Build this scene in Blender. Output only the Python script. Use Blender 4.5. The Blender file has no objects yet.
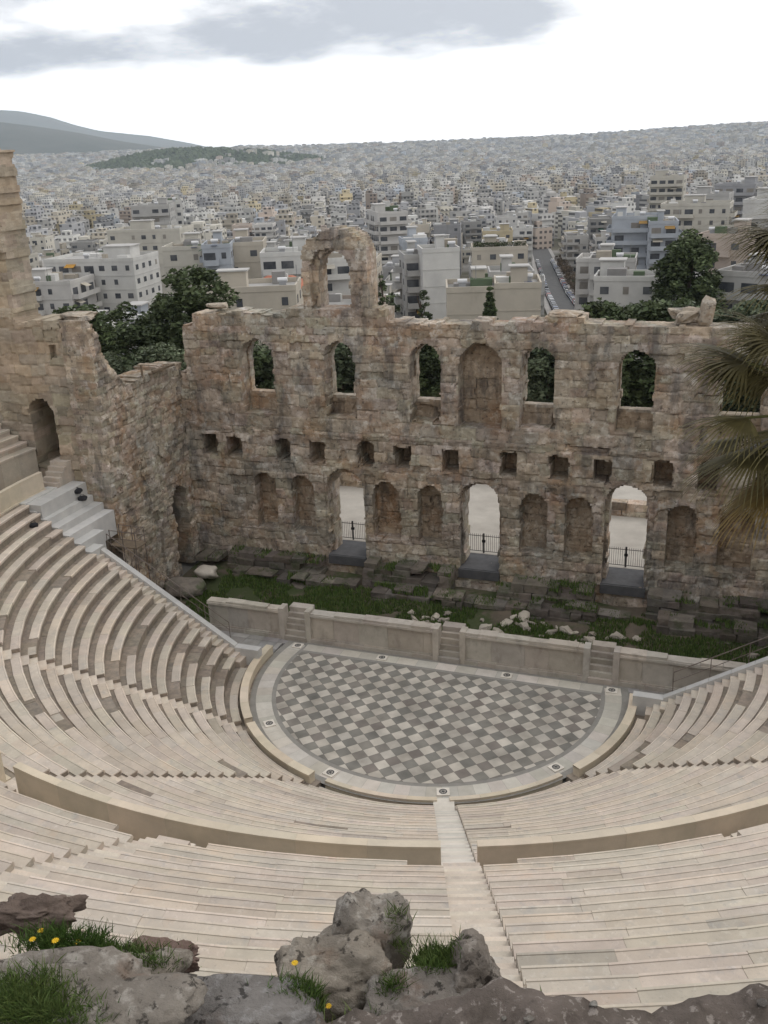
import bpy, math, random
from mathutils import Vector, Matrix, noise
R_ = math.radians
rnd = random.Random(7)
scene = bpy.context.scene
col = scene.collection

# ------------------------------------------------------------------ camera
CX, CY, CZ = 13.623, -44.172, 27.838
YAW, PITCH, ROLL, F = 0.35368, 0.36332, -0.04046, 961.0
_r = Vector((math.cos(YAW), math.sin(YAW), 0))
FW = Vector((-math.sin(YAW)*math.cos(PITCH), math.cos(YAW)*math.cos(PITCH), -math.sin(PITCH)))
_u = _r.cross(FW)
RT = _r*math.cos(ROLL)+_u*math.sin(ROLL)
UP = _u*math.cos(ROLL)-_r*math.sin(ROLL)
CAM = Vector((CX, CY, CZ))
cd = bpy.data.cameras.new('camera'); cam = bpy.data.objects.new('camera', cd); col.objects.link(cam)
cd.sensor_fit = 'VERTICAL'; cd.sensor_height = 24.0; cd.lens = F/1024*24.0
cd.clip_start = 0.1; cd.clip_end = 60000
M3 = Matrix((RT, UP, -FW)).transposed()
cam.matrix_world = Matrix.Translation(CAM) @ M3.to_4x4()
scene.camera = cam

def ray(px, py): return (FW + RT*((px-384)/F) - UP*((py-512)/F)).normalized()
def at(px, py, D):                       # a point D metres away (level distance) along a sight line
    d = ray(px, py); return CAM + d*(D/math.hypot(d.x, d.y))
def at_z(px, py, z):
    d = ray(px, py); return CAM + d*((z-CZ)/d.z)
def at_y(px, py, y):
    d = ray(px, py); return CAM + d*((y-CY)/d.y)
def to_px(P):
    v = Vector(P)-CAM; z = v.dot(FW); return 384+F*v.dot(RT)/z, 512-F*v.dot(UP)/z

# ------------------------------------------------------------------ world, sun, exposure
SUN_AZ, SUN_EL = R_(18), R_(42)          # azimuth measured clockwise from +Y
W = bpy.data.worlds.new('World'); scene.world = W; W.use_nodes = True
nt = W.node_tree; N = nt.nodes; L = nt.links; N.clear()
def nd(t, **k):
    n = N.new(t)
    for a, b in k.items(): setattr(n, a, b)
    return n
out = nd('ShaderNodeOutputWorld'); bg = nd('ShaderNodeBackground'); bg.inputs[1].default_value = 1.0
sky = nd('ShaderNodeTexSky', sky_type='NISHITA', sun_disc=False, sun_elevation=SUN_EL, sun_rotation=SUN_AZ, altitude=100, dust_density=4)
skm = nd('ShaderNodeVectorMath', operation='SCALE'); skm.inputs['Scale'].default_value = 0.10
L.new(sky.outputs[0], skm.inputs[0])
tc = nd('ShaderNodeTexCoord')
sep = nd('ShaderNodeSeparateXYZ'); L.new(tc.outputs['Generated'], sep.inputs[0])
# brightness of the cloud deck: bright towards the hidden sun, duller behind
dot = nd('ShaderNodeVectorMath', operation='DOT_PRODUCT')
dot.inputs[1].default_value = (math.sin(SUN_AZ)*math.cos(SUN_EL), math.cos(SUN_AZ)*math.cos(SUN_EL), math.sin(SUN_EL))
L.new(tc.outputs['Generated'], dot.inputs[0])
rmp = nd('ShaderNodeMapRange'); rmp.inputs[1].default_value = -0.6; rmp.inputs[2].default_value = 1.0
rmp.inputs[3].default_value = 1.45; rmp.inputs[4].default_value = 1.95
L.new(dot.outputs['Value'], rmp.inputs[0])
hor = nd('ShaderNodeMapRange', interpolation_type='SMOOTHSTEP'); hor.inputs[1].default_value = 0.0; hor.inputs[2].default_value = 0.35
hor.inputs[3].default_value = 1.75; hor.inputs[4].default_value = 1.0; L.new(sep.outputs['Z'], hor.inputs[0])
hm_ = nd('ShaderNodeMath', operation='MULTIPLY'); L.new(rmp.outputs[0], hm_.inputs[0]); L.new(hor.outputs[0], hm_.inputs[1])
deck = nd('ShaderNodeVectorMath', operation='SCALE'); deck.inputs[0].default_value = (1.0, 0.985, 0.965)
L.new(hm_.outputs[0], deck.inputs['Scale'])
# big soft clouds: direction stretched towards the horizon
zc = nd('ShaderNodeMath', operation='MAXIMUM'); zc.inputs[1].default_value = 0.0; L.new(sep.outputs['Z'], zc.inputs[0])
zadd = nd('ShaderNodeMath', operation='ADD'); zadd.inputs[1].default_value = 0.22; L.new(zc.outputs[0], zadd.inputs[0])
dx = nd('ShaderNodeMath', operation='DIVIDE'); L.new(sep.outputs['X'], dx.inputs[0]); L.new(zadd.outputs[0], dx.inputs[1])
dy = nd('ShaderNodeMath', operation='DIVIDE'); L.new(sep.outputs['Y'], dy.inputs[0]); L.new(zadd.outputs[0], dy.inputs[1])
cmb = nd('ShaderNodeCombineXYZ'); L.new(dx.outputs[0], cmb.inputs[0]); L.new(dy.outputs[0], cmb.inputs[1])
mpg = nd('ShaderNodeMapping'); mpg.inputs['Location'].default_value = (0.35, 2.1, 3.0)
L.new(cmb.outputs[0], mpg.inputs[0])
ns = nd('ShaderNodeTexNoise'); ns.inputs['Scale'].default_value = 1.3; ns.inputs['Detail'].default_value = 10; ns.inputs['Roughness'].default_value = 0.6
L.new(mpg.outputs[0], ns.inputs['Vector'])
# the long grey cloud: sits in a band of elevation on the left half of the view
elv = nd('ShaderNodeMapRange', interpolation_type='SMOOTHSTEP'); elv.inputs[1].default_value = 0.045; elv.inputs[2].default_value = 0.090
L.new(sep.outputs['Z'], elv.inputs[0])
azm = nd('ShaderNodeMapRange', interpolation_type='SMOOTHSTEP'); azm.inputs[1].default_value = -0.06; azm.inputs[2].default_value = -0.24
L.new(sep.outputs['X'], azm.inputs[0])
am = nd('ShaderNodeMath', operation='MULTIPLY'); L.new(elv.outputs[0], am.inputs[0]); L.new(azm.outputs[0], am.inputs[1])
nsub = nd('ShaderNodeMath', operation='MULTIPLY_ADD'); nsub.inputs[1].default_value = 2.6; nsub.inputs[2].default_value = -1.40
L.new(ns.outputs['Fac'], nsub.inputs[0])
addm = nd('ShaderNodeMath', operation='ADD'); L.new(am.outputs[0], addm.inputs[0]); L.new(nsub.outputs[0], addm.inputs[1])
cr = nd('ShaderNodeMapRange', interpolation_type='SMOOTHSTEP'); cr.inputs[1].default_value = 0.40; cr.inputs[2].default_value = 1.1
cr.inputs[3].default_value = 0.0; cr.inputs[4].default_value = 1.0
L.new(addm.outputs[0], cr.inputs[0])
greyc = nd('ShaderNodeMix', data_type='RGBA'); L.new(cr.outputs[0], greyc.inputs['Factor'])
L.new(deck.outputs[0], greyc.inputs['A']); greyc.inputs['B'].default_value = (0.82, 0.85, 0.93, 1)
cov = nd('ShaderNodeMix', data_type='RGBA'); cov.inputs['Factor'].default_value = 0.86
L.new(skm.outputs[0], cov.inputs['A']); L.new(greyc.outputs['Result'], cov.inputs['B'])
L.new(cov.outputs['Result'], bg.inputs[0]); L.new(bg.outputs[0], out.inputs[0])

sl = bpy.data.lights.new('sun', 'SUN'); sl.energy = 0.6; sl.angle = R_(14); sl.color = (1, 0.95, 0.88)
so = bpy.data.objects.new('sun', sl); col.objects.link(so)
sd = Vector((math.sin(SUN_AZ)*math.cos(SUN_EL), math.cos(SUN_AZ)*math.cos(SUN_EL), math.sin(SUN_EL)))
so.rotation_euler = sd.to_track_quat('Z', 'Y').to_euler(); so.location = sd*100
vs = scene.view_settings; vs.view_transform = 'Standard'; vs.look = 'None'; vs.gamma = 1; vs.exposure = -0.36; vs.use_curve_mapping = False
try:
    cy = scene.cycles; cy.max_bounces = 6; cy.diffuse_bounces = 3; cy.glossy_bounces = 2; cy.transmission_bounces = 2
    cy.volume_bounces = 1; cy.transparent_max_bounces = 4; cy.use_denoising = True
except Exception: pass

# ------------------------------------------------------------------ materials
def mat(name, base=None, c2=None, scale=1.0, rough=0.85, bump=0.3, bscale=None, attr=False, detail=6, fac=(0.35, 0.65), stretch=None, extra=None, bdist=0.03, spec=0.2):
    m = bpy.data.materials.new(name); m.use_nodes = True
    t = m.node_tree; n = t.nodes; l = t.links; n.clear()
    o = n.new('ShaderNodeOutputMaterial'); b = n.new('ShaderNodeBsdfPrincipled'); l.new(b.outputs[0], o.inputs[0])
    b.inputs['Roughness'].default_value = rough
    b.inputs['Specular IOR Level'].default_value = spec
    geo = n.new('ShaderNodeNewGeometry'); mp = n.new('ShaderNodeMapping'); l.new(geo.outputs['Position'], mp.inputs[0])
    if stretch: mp.inputs['Scale'].default_value = stretch
    nz = n.new('ShaderNodeTexNoise'); nz.inputs['Scale'].default_value = scale; nz.inputs['Detail'].default_value = detail; nz.inputs['Roughness'].default_value = 0.62
    l.new(mp.outputs[0], nz.inputs['Vector'])
    mr = n.new('ShaderNodeMapRange'); mr.inputs[1].default_value = fac[0]; mr.inputs[2].default_value = fac[1]; l.new(nz.outputs['Fac'], mr.inputs[0])
    mx = n.new('ShaderNodeMix'); mx.data_type = 'RGBA'; l.new(mr.outputs[0], mx.inputs['Factor'])
    mx.inputs['A'].default_value = (*base, 1); mx.inputs['B'].default_value = (*(c2 or base), 1)
    cur = mx.outputs['Result']
    if extra:                                # list of (colour, scale, lo, hi, stretch, amount)
        for (ec, es, lo, hi, st, amt) in extra:
            m2 = n.new('ShaderNodeMapping'); l.new(geo.outputs['Position'], m2.inputs[0]); m2.inputs['Scale'].default_value = st or (1, 1, 1)
            m2.inputs['Location'].default_value = (es*13.7, es*5.1, es*3.3)
            z2 = n.new('ShaderNodeTexNoise'); z2.inputs['Scale'].default_value = es; z2.inputs['Detail'].default_value = 6; z2.inputs['Roughness'].default_value = 0.65
            l.new(m2.outputs[0], z2.inputs['Vector'])
            r2 = n.new('ShaderNodeMapRange'); r2.inputs[1].default_value = lo; r2.inputs[2].default_value = hi; r2.inputs[4].default_value = amt
            l.new(z2.outputs['Fac'], r2.inputs[0])
            x2 = n.new('ShaderNodeMix'); x2.data_type = 'RGBA'; l.new(r2.outputs[0], x2.inputs['Factor']); l.new(cur, x2.inputs['A']); x2.inputs['B'].default_value = (*ec, 1)
            cur = x2.outputs['Result']
    if attr:
        at_ = n.new('ShaderNodeAttribute'); at_.attribute_name = 'Col'
        ml = n.new('ShaderNodeMix'); ml.data_type = 'RGBA'; ml.blend_type = 'MULTIPLY'; ml.inputs['Factor'].default_value = 1
        l.new(cur, ml.inputs['A']); l.new(at_.outputs['Color'], ml.inputs['B']); cur = ml.outputs['Result']
    l.new(cur, b.inputs['Base Color'])
    if bump:
        bz = n.new('ShaderNodeTexNoise'); bz.inputs['Scale'].default_value = bscale or scale*4; bz.inputs['Detail'].default_value = 8; bz.inputs['Roughness'].default_value = 0.7
        l.new(geo.outputs['Position'], bz.inputs['Vector'])
        bp = n.new('ShaderNodeBump'); bp.inputs['Strength'].default_value = bump; bp.inputs['Distance'].default_value = bdist
        l.new(bz.outputs['Fac'], bp.inputs['Height']); l.new(bp.outputs[0], b.inputs['Normal'])
    return m

MT = {}
MT['marble'] = mat('seat_marble', (0.58, 0.505, 0.42), (0.475, 0.415, 0.35), 1.3, 0.7, 0.25, 14, True,
                   extra=[((0.36, 0.345, 0.33), 2.2, 0.56, 0.72, (1, 1, 3), 0.6), ((0.60, 0.42, 0.29), 1.1, 0.58, 0.75, None, 0.35), ((0.66, 0.60, 0.53), 7, 0.55, 0.72, None, 0.6), ((0.30, 0.27, 0.24), 16, 0.60, 0.70, None, 0.5)])
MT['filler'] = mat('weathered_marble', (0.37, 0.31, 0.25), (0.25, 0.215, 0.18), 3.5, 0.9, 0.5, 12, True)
MT['white_marble'] = mat('new_marble', (0.56, 0.55, 0.53), (0.48, 0.475, 0.465), 1.5, 0.6, 0.1, 10, True)
MT['stone'] = mat('wall_stone', (0.47, 0.405, 0.325), (0.33, 0.28, 0.225), 1.1, 0.92, 0.85, 4.5, True, bdist=0.09,
                  extra=[((0.36, 0.225, 0.13), 0.36, 0.50, 0.62, None, 0.6), ((0.60, 0.55, 0.48), 1.9, 0.52, 0.62, None, 0.7), ((0.26, 0.17, 0.12), 1.3, 0.57, 0.70, None, 0.55),
                         ((0.13, 0.122, 0.115), 0.55, 0.53, 0.64, (1.6, 1.6, 0.5), 0.65), ((0.10, 0.09, 0.08), 4.2, 0.57, 0.66, None, 0.7)])
MT['tower_stone'] = mat('tower_stone', (0.44, 0.37, 0.285), (0.34, 0.285, 0.22), 0.9, 0.9, 0.7, 5, True, bdist=0.07,
                  extra=[((0.30, 0.22, 0.15), 0.5, 0.54, 0.7, None, 0.5), ((0.2, 0.19, 0.17), 4.0, 0.58, 0.72, None, 0.4)])
MT['podium'] = mat('podium_stone', (0.50, 0.455, 0.40), (0.42, 0.38, 0.33), 1.4, 0.85, 0.4, 7, True, bdist=0.05,
                   extra=[((0.25, 0.22, 0.19), 1.6, 0.52, 0.7, (1, 1, 0.5), 0.55)])
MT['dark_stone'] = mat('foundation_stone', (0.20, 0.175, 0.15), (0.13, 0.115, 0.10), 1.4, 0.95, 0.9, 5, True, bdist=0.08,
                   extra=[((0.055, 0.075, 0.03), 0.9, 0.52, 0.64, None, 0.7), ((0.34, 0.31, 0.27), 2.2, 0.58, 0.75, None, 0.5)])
MT['rim'] = mat('rim_marble', (0.66, 0.57, 0.45), (0.56, 0.49, 0.385), 1.2, 0.75, 0.25, 10, True)
MT['ring_white'] = mat('pale_marble', (0.60, 0.56, 0.50), (0.51, 0.475, 0.42), 1.6, 0.8, 0.1, 12, True, spec=.05)
MT['ring_grey'] = mat('grey_marble', (0.31, 0.295, 0.27), (0.25, 0.24, 0.22), 2, 0.8, 0.1, 12, spec=.05)
MT['paving'] = mat('paving_slab', (0.40, 0.385, 0.37), (0.30, 0.285, 0.27), 1.2, 0.8, 0.2, 9, True)
MT['soil'] = mat('soil', (0.16, 0.13, 0.10), (0.10, 0.085, 0.065), 0.7, 0.95, 0.6, 5, extra=[((0.05, 0.075, 0.025), 0.35, 0.46, 0.56, None, 0.8)])
MT['terrace'] = mat('pale_ground', (0.50, 0.47, 0.42), (0.40, 0.37, 0.33), 0.5, 0.9, 0.3, 5)
MT['grass'] = mat('grass_blade', (0.07, 0.125, 0.028), (0.12, 0.16, 0.05), 3, 0.7, 0, attr=True)
MT['leaf'] = mat('leaf', (0.085, 0.108, 0.05), (0.055, 0.075, 0.038), 0.6, 0.65, 0, attr=True)
MT['olive'] = mat('olive_leaf', (0.115, 0.135, 0.085), (0.075, 0.098, 0.06), 0.6, 0.65, 0, attr=True)
MT['bark'] = mat('bark', (0.11, 0.085, 0.065), (0.07, 0.055, 0.045), 6, 0.9, 0.6, 20)
MT['metal'] = mat('dark_metal', (0.05, 0.05, 0.052), None, 2, 0.5, 0, spec=0.5)
MT['rust'] = mat('rail_metal', (0.20, 0.165, 0.14), (0.13, 0.11, 0.10), 6, 0.6, 0.1)
MT['ramp'] = mat('ramp_boards', (0.11, 0.11, 0.115), (0.085, 0.085, 0.09), 2, 0.8, 0.2)
MT['black'] = mat('black_fabric', (0.02, 0.02, 0.023), (0.035, 0.035, 0.04), 6, 0.8, 0.2)
MT['rock'] = mat('limestone_rock', (0.30, 0.275, 0.245), (0.175, 0.158, 0.14), 4.5, 0.95, 1.0, 28, True, bdist=0.025,
                 extra=[((0.44, 0.42, 0.39), 14, 0.52, 0.64, None, 0.7), ((0.05, 0.045, 0.04), 17, 0.58, 0.63, None, 0.85), ((0.24, 0.14, 0.09), 2.6, 0.58, 0.72, None, 0.55)])
MT['red_rock'] = mat('reddish_rock', (0.19, 0.145, 0.12), (0.10, 0.075, 0.062), 3, 0.95, 1.0, 12, True, bdist=0.03, stretch=(1, 1, 6),
                 extra=[((0.32, 0.27, 0.24), 5, 0.55, 0.7, (1, 1, 5), 0.6)])
MT['dirt'] = mat('stony_dirt', (0.20, 0.165, 0.145), (0.12, 0.10, 0.085), 6, 0.95, 1.0, 30, True, bdist=0.02,
                 extra=[((0.34, 0.30, 0.27), 26, 0.56, 0.62, None, 0.9), ((0.08, 0.065, 0.055), 9, 0.56, 0.66, None, 0.7)])
MT['asphalt'] = mat('asphalt', (0.13, 0.13, 0.13), (0.10, 0.10, 0.10), 0.5, 0.9, 0)
MT['wood'] = mat('old_wood', (0.22, 0.17, 0.12), (0.15, 0.12, 0.09), 5, 0.9, 0.4)
MT['petal'] = mat('yellow_petal', (0.75, 0.50, 0.03), None, 5, 0.6, 0)
MT['glass'] = mat('window_glass', (0.04, 0.045, 0.055), (0.12, 0.125, 0.135), 0.35, 0.25, 0, spec=0.5)
MT['plaster'] = mat('plaster', (1, 1, 1), (0.84, 0.84, 0.85), 0.25, 0.9, 0.15, 2, True, extra=[((0.62, 0.60, 0.57), 0.35, 0.58, 0.75, (1, 1, 0.35), 0.45)])
MT['car_paint'] = mat('car_paint', (1, 1, 1), None, 1, 0.3, 0, attr=True, spec=0.5)
MT['rubber'] = mat('tyre_rubber', (0.02, 0.02, 0.02), None, 1, 0.8, 0)

# far facades: openings cut in rows by storey
def city_mat():
    m = bpy.data.materials.new('far_plaster'); m.use_nodes = True
    t = m.node_tree; n = t.nodes; l = t.links
    b = n['Principled BSDF']; b.inputs['Roughness'].default_value = 0.9; b.inputs['Specular IOR Level'].default_value = 0.1
    a = n.new('ShaderNodeAttribute'); a.attribute_name = 'Col'
    g = n.new('ShaderNodeNewGeometry'); s = n.new('ShaderNodeSeparateXYZ'); l.new(g.outputs['Position'], s.inputs[0])
    sn = n.new('ShaderNodeSeparateXYZ'); l.new(g.outputs['True Normal'], sn.inputs[0])
    def M(op, x, y=None):
        k = n.new('ShaderNodeMath'); k.operation = op
        for i, v in enumerate((x, y)):
            if v is None: continue
            if isinstance(v, (int, float)): k.inputs[i].default_value = v
            else: l.new(v, k.inputs[i])
        return k.outputs[0]
    fz = M('FRACT', M('DIVIDE', s.outputs['Z'], 3.1)); wz = M('MULTIPLY', M('GREATER_THAN', fz, 0.3), M('LESS_THAN', fz, 0.78))
    hx = M('ADD', M('MULTIPLY', s.outputs['X'], 0.83), M('MULTIPLY', s.outputs['Y'], 0.71))
    fx = M('FRACT', M('DIVIDE', hx, 3.3)); wx = M('LESS_THAN', fx, 0.55)
    vert = M('LESS_THAN', M('ABSOLUTE', sn.outputs['Z']), 0.3)
    wn = n.new('ShaderNodeTexWhiteNoise'); wn.noise_dimensions = '3D'
    cb = n.new('ShaderNodeCombineXYZ'); l.new(M('FLOOR', M('DIVIDE', hx, 3.3)), cb.inputs[0]); l.new(M('FLOOR', M('DIVIDE', s.outputs['Z'], 3.1)), cb.inputs[1])
    l.new(M('FLOOR', M('DIVIDE', s.outputs['Y'], 17)), cb.inputs[2]); l.new(cb.outputs[0], wn.inputs['Vector'])
    f = M('MULTIPLY', M('MULTIPLY', wz, wx), M('MULTIPLY', vert, M('MULTIPLY', M('GREATER_THAN', wn.outputs['Value'], 0.25), 0.8)))
    x = n.new('ShaderNodeMix'); x.data_type = 'RGBA'; l.new(f, x.inputs['Factor']); l.new(a.outputs['Color'], x.inputs['A']); x.inputs['B'].default_value = (0.04, 0.043, 0.05, 1)
    l.new(x.outputs['Result'], b.inputs['Base Color'])
    return m
MT['far'] = city_mat()

def checker_mat():
    m = bpy.data.materials.new('chequered_marble'); m.use_nodes = True
    t = m.node_tree; n = t.nodes; l = t.links
    b = n['Principled BSDF']; b.inputs['Roughness'].default_value = 0.8; b.inputs['Specular IOR Level'].default_value = 0.08
    g = n.new('ShaderNodeNewGeometry'); mp = n.new('ShaderNodeMapping'); mp.vector_type = 'TEXTURE'
    mp.inputs['Rotation'].default_value = (0, 0, R_(45)); mp.inputs['Scale'].default_value = (0.615,)*3
    l.new(g.outputs['Position'], mp.inputs[0])
    s = n.new('ShaderNodeSeparateXYZ'); l.new(mp.outputs[0], s.inputs[0])
    def M(op, x, y=None):
        k = n.new('ShaderNodeMath'); k.operation = op
        for i, v in enumerate((x, y)):
            if v is None: continue
            if isinstance(v, (int, float)): k.inputs[i].default_value = v
            else: l.new(v, k.inputs[i])
        return k.outputs[0]
    flx, fly = M('FLOOR', s.outputs['X']), M('FLOOR', s.outputs['Y'])
    par = M('GREATER_THAN', M('FLOORED_MODULO', M('ADD', flx, fly), 2.0), 0.5)
    cb = n.new('ShaderNodeCombineXYZ'); l.new(flx, cb.inputs[0]); l.new(fly, cb.inputs[1])
    wn = n.new('ShaderNodeTexWhiteNoise'); wn.noise_dimensions = '2D'; l.new(cb.outputs[0], wn.inputs['Vector'])
    def ramp(stops):
        r = n.new('ShaderNodeValToRGB'); e = r.color_ramp.elements
        e[0].position, e[0].color = stops[0][0], (*stops[0][1], 1); e[1].position, e[1].color = stops[1][0], (*stops[1][1], 1)
        for p, c in stops[2:]:
            k = e.new(p); k.color = (*c, 1)
        l.new(wn.outputs['Value'], r.inputs[0]); return r.outputs[0]
    li = ramp([(0, (0.56, 0.52, 0.46)), (1, (0.45, 0.42, 0.375)), (0.5, (0.51, 0.47, 0.41)), (0.8, (0.42, 0.385, 0.335))])
    dk = ramp([(0, (0.205, 0.198, 0.18)), (1, (0.27, 0.255, 0.225)), (0.5, (0.235, 0.225, 0.20)), (0.85, (0.225, 0.20, 0.18))])
    x = n.new('ShaderNodeMix'); x.data_type = 'RGBA'; l.new(par, x.inputs['Factor']); l.new(dk, x.inputs['A']); l.new(li, x.inputs['B'])
    fx, fy = M('FRACT', s.outputs['X']), M('FRACT', s.outputs['Y'])
    ed = M('MINIMUM', M('MINIMUM', fx, M('SUBTRACT', 1.0, fx)), M('MINIMUM', fy, M('SUBTRACT', 1.0, fy)))
    j = M('MULTIPLY', M('LESS_THAN', ed, 0.02), 0.6)
    x2 = n.new('ShaderNodeMix'); x2.data_type = 'RGBA'; l.new(j, x2.inputs['Factor']); l.new(x.outputs['Result'], x2.inputs['A']); x2.inputs['B'].default_value = (0.12, 0.11, 0.10, 1)
    nz = n.new('ShaderNodeTexNoise'); nz.inputs['Scale'].default_value = .8; nz.inputs['Detail'].default_value = 9; l.new(g.outputs['Position'], nz.inputs['Vector'])
    mr = n.new('ShaderNodeMapRange'); mr.inputs[1].default_value = 0.3; mr.inputs[2].default_value = 0.7; mr.inputs[3].default_value = 0.72; mr.inputs[4].default_value = 1.2; l.new(nz.outputs['Fac'], mr.inputs[0])
    vm = n.new('ShaderNodeVectorMath'); vm.operation = 'SCALE'; l.new(x2.outputs['Result'], vm.inputs[0]); l.new(mr.outputs[0], vm.inputs['Scale'])
    l.new(vm.outputs[0], b.inputs['Base Color'])
    return m
MT['checker'] = checker_mat()

# ------------------------------------------------------------------ helpers
def tag(o, label=None, cat=None, group=None, kind=None):
    if label: o['label'] = label
    if cat: o['category'] = cat
    if group: o['group'] = group
    if kind: o['kind'] = kind
    return o
def empty(name, loc, rz=0.0, label=None, cat=None, group=None):
    o = bpy.data.objects.new(name, None); col.objects.link(o); o.location = loc; o.rotation_euler = (0, 0, rz)
    o.empty_display_size = 0.2
    return tag(o, label, cat, group)
def n3(x, y, z, s=1.0): return noise.noise(Vector((x*s, y*s, z*s)))
class MB:
    def __init__(s): s.v = []; s.f = []; s.c = []; s.m = []
    def poly(s, pts, c=(1, 1, 1), m=0):
        i = len(s.v); s.v += [tuple(p) for p in pts]; s.f.append(tuple(range(i, i+len(pts)))); s.c.append(c); s.m.append(m)
    def hexa(s, p, c=(1, 1, 1), m=0, skip=()):      # p: 4 bottom (ccw) + 4 top
        i = len(s.v); s.v += [tuple(q) for q in p]
        for k, f in enumerate(((3, 2, 1, 0), (4, 5, 6, 7), (0, 1, 5, 4), (1, 2, 6, 5), (2, 3, 7, 6), (3, 0, 4, 7))):
            if k in skip: continue
            s.f.append(tuple(i+a for a in f)); s.c.append(c); s.m.append(m)
    def box(s, x0, x1, y0, y1, z0, z1, c=(1, 1, 1), m=0, jit=0.0, rot=0.0, piv=None, rn=rnd):
        P = [Vector((x, y, z)) for z in (z0, z1) for x, y in ((x0, y0), (x1, y0), (x1, y1), (x0, y1))]
        if jit: P = [p+Vector((rn.uniform(-jit, jit), rn.uniform(-jit, jit), rn.uniform(-jit, jit))) for p in P]
        if rot:
            pv = Vector(piv or ((x0+x1)/2, (y0+y1)/2, (z0+z1)/2)); mr = Matrix.Rotation(rot, 3, 'Z'); P = [mr @ (p-pv)+pv for p in P]
        s.hexa(P, c, m)
    def tube(s, pts, rad, k=6, c=(1, 1, 1), m=0, cap=True):
        pts = [Vector(p) for p in pts]; rs = rad if isinstance(rad, (list, tuple)) else [rad]*len(pts)
        rings = []; i0 = len(s.v)
        for i, p in enumerate(pts):
            d = (pts[min(i+1, len(pts)-1)]-pts[max(i-1, 0)]).normalized()
            a = d.cross(Vector((0, 0, 1)) if abs(d.z) < 0.95 else Vector((1, 0, 0))).normalized(); b = d.cross(a)
            for j in range(k):
                t = 2*math.pi*j/k; s.v.append(tuple(p+a*(math.cos(t)*rs[i])+b*(math.sin(t)*rs[i])))
        for i in range(len(pts)-1):
            for j in range(k):
                j2 = (j+1) % k; s.f.append((i0+i*k+j, i0+i*k+j2, i0+(i+1)*k+j2, i0+(i+1)*k+j)); s.c.append(c); s.m.append(m)
        if cap:
            s.f.append(tuple(i0+j for j in range(k-1, -1, -1))); s.c.append(c); s.m.append(m)
            e = i0+(len(pts)-1)*k; s.f.append(tuple(e+j for j in range(k))); s.c.append(c); s.m.append(m)
    def build(s, name, mats, parent=None, smooth=False, local=False):
        if not isinstance(mats, (list, tuple)): mats = [mats]
        me = bpy.data.meshes.new(name)
        v = s.v
        off = Vector((0, 0, 0))
        if parent is not None and not local:
            q = parent
            while q: off += q.location; q = q.parent
            v = [(a-off.x, b-off.y, c-off.z) for a, b, c in v]
        me.from_pydata(v, [], s.f)
        for m in mats: me.materials.append(MT[m] if isinstance(m, str) else m)
        me.polygons.foreach_set('material_index', s.m)
        at_ = me.attributes.new('Col', 'FLOAT_COLOR', 'FACE')
        at_.data.foreach_set('color', [x for c in s.c for x in (c[0], c[1], c[2], 1.0)])
        if smooth: me.polygons.foreach_set('use_smooth', [True]*len(s.f))
        me.update()
        o = bpy.data.objects.new(name, me); col.objects.link(o)
        if parent is not None: o.parent = parent
        return o
def tone(lo=0.85, hi=1.1, w=0.03, rn=rnd):
    t = rn.uniform(lo, hi); return (t*(1+rn.uniform(-w, w)), t, t*(1+rn.uniform(-w, w)))

# ------------------------------------------------------------------ terrain
TBL = [(0, 0), (26, 0), (40, 1.2), (52, 1.0), (75, -2), (120, -10), (200, -18), (320, -26), (600, -34), (1000, -40), (2500, -54), (4500, -56), (6500, 14), (7600, 44), (9000, 30), (14000, -30), (19000, -80)]
def interp(t, x):
    if x <= t[0][0]: return t[0][1]
    for (a, b), (c, d) in zip(t, t[1:]):
        if x <= c: return b+(d-b)*(x-a)/(c-a)
    return t[-1][1]
def sstep(a, b, x):
    t = max(0, min(1, (x-a)/(b-a))); return t*t*(3-2*t)
HILL = at(152, 162, 4700)
def terrain(x, y):
    d = math.hypot(x, y)
    out_z = interp(TBL, math.hypot(x, y-12)+12 if y > 12 else d)
    if d > 60:
        h = math.hypot(x-CX, y-CY); out_z += 8*n3(x, y, 0, 1/700.0)*min(1, d/1500) + 40*n3(x, y, 5, 1/2600.0)*sstep(4500, 7000, d)
        az = math.atan2(x, y)
        out_z += (az > -0.2)*26*sstep(-0.2, 0.1, az)*sstep(4000, 7000, d)
        u = ((x-HILL.x)/1.0, (y-HILL.y)); a = math.atan2(HILL.x, HILL.y)
        t = u[0]*math.cos(a)-u[1]*math.sin(a); s = u[0]*math.sin(a)+u[1]*math.cos(a)
        out_z += 66*math.exp(-(t/330.0)**2-(s/350.0)**2) + 62*math.exp(-((t-440)/380.0)**2-(s/350.0)**2)
    rear = sstep(6, -12, y)
    up = 17.5+(d-39)*1.35 if d > 39 else 0
    up = min(up, 25.7+0.06*(d-44))
    if d < 38.7: return -0.32 if y < 13 else (1.2 if y > 14.2 else -0.32)
    return out_z*(1-rear)+up*rear*(d > 38.7)
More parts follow.
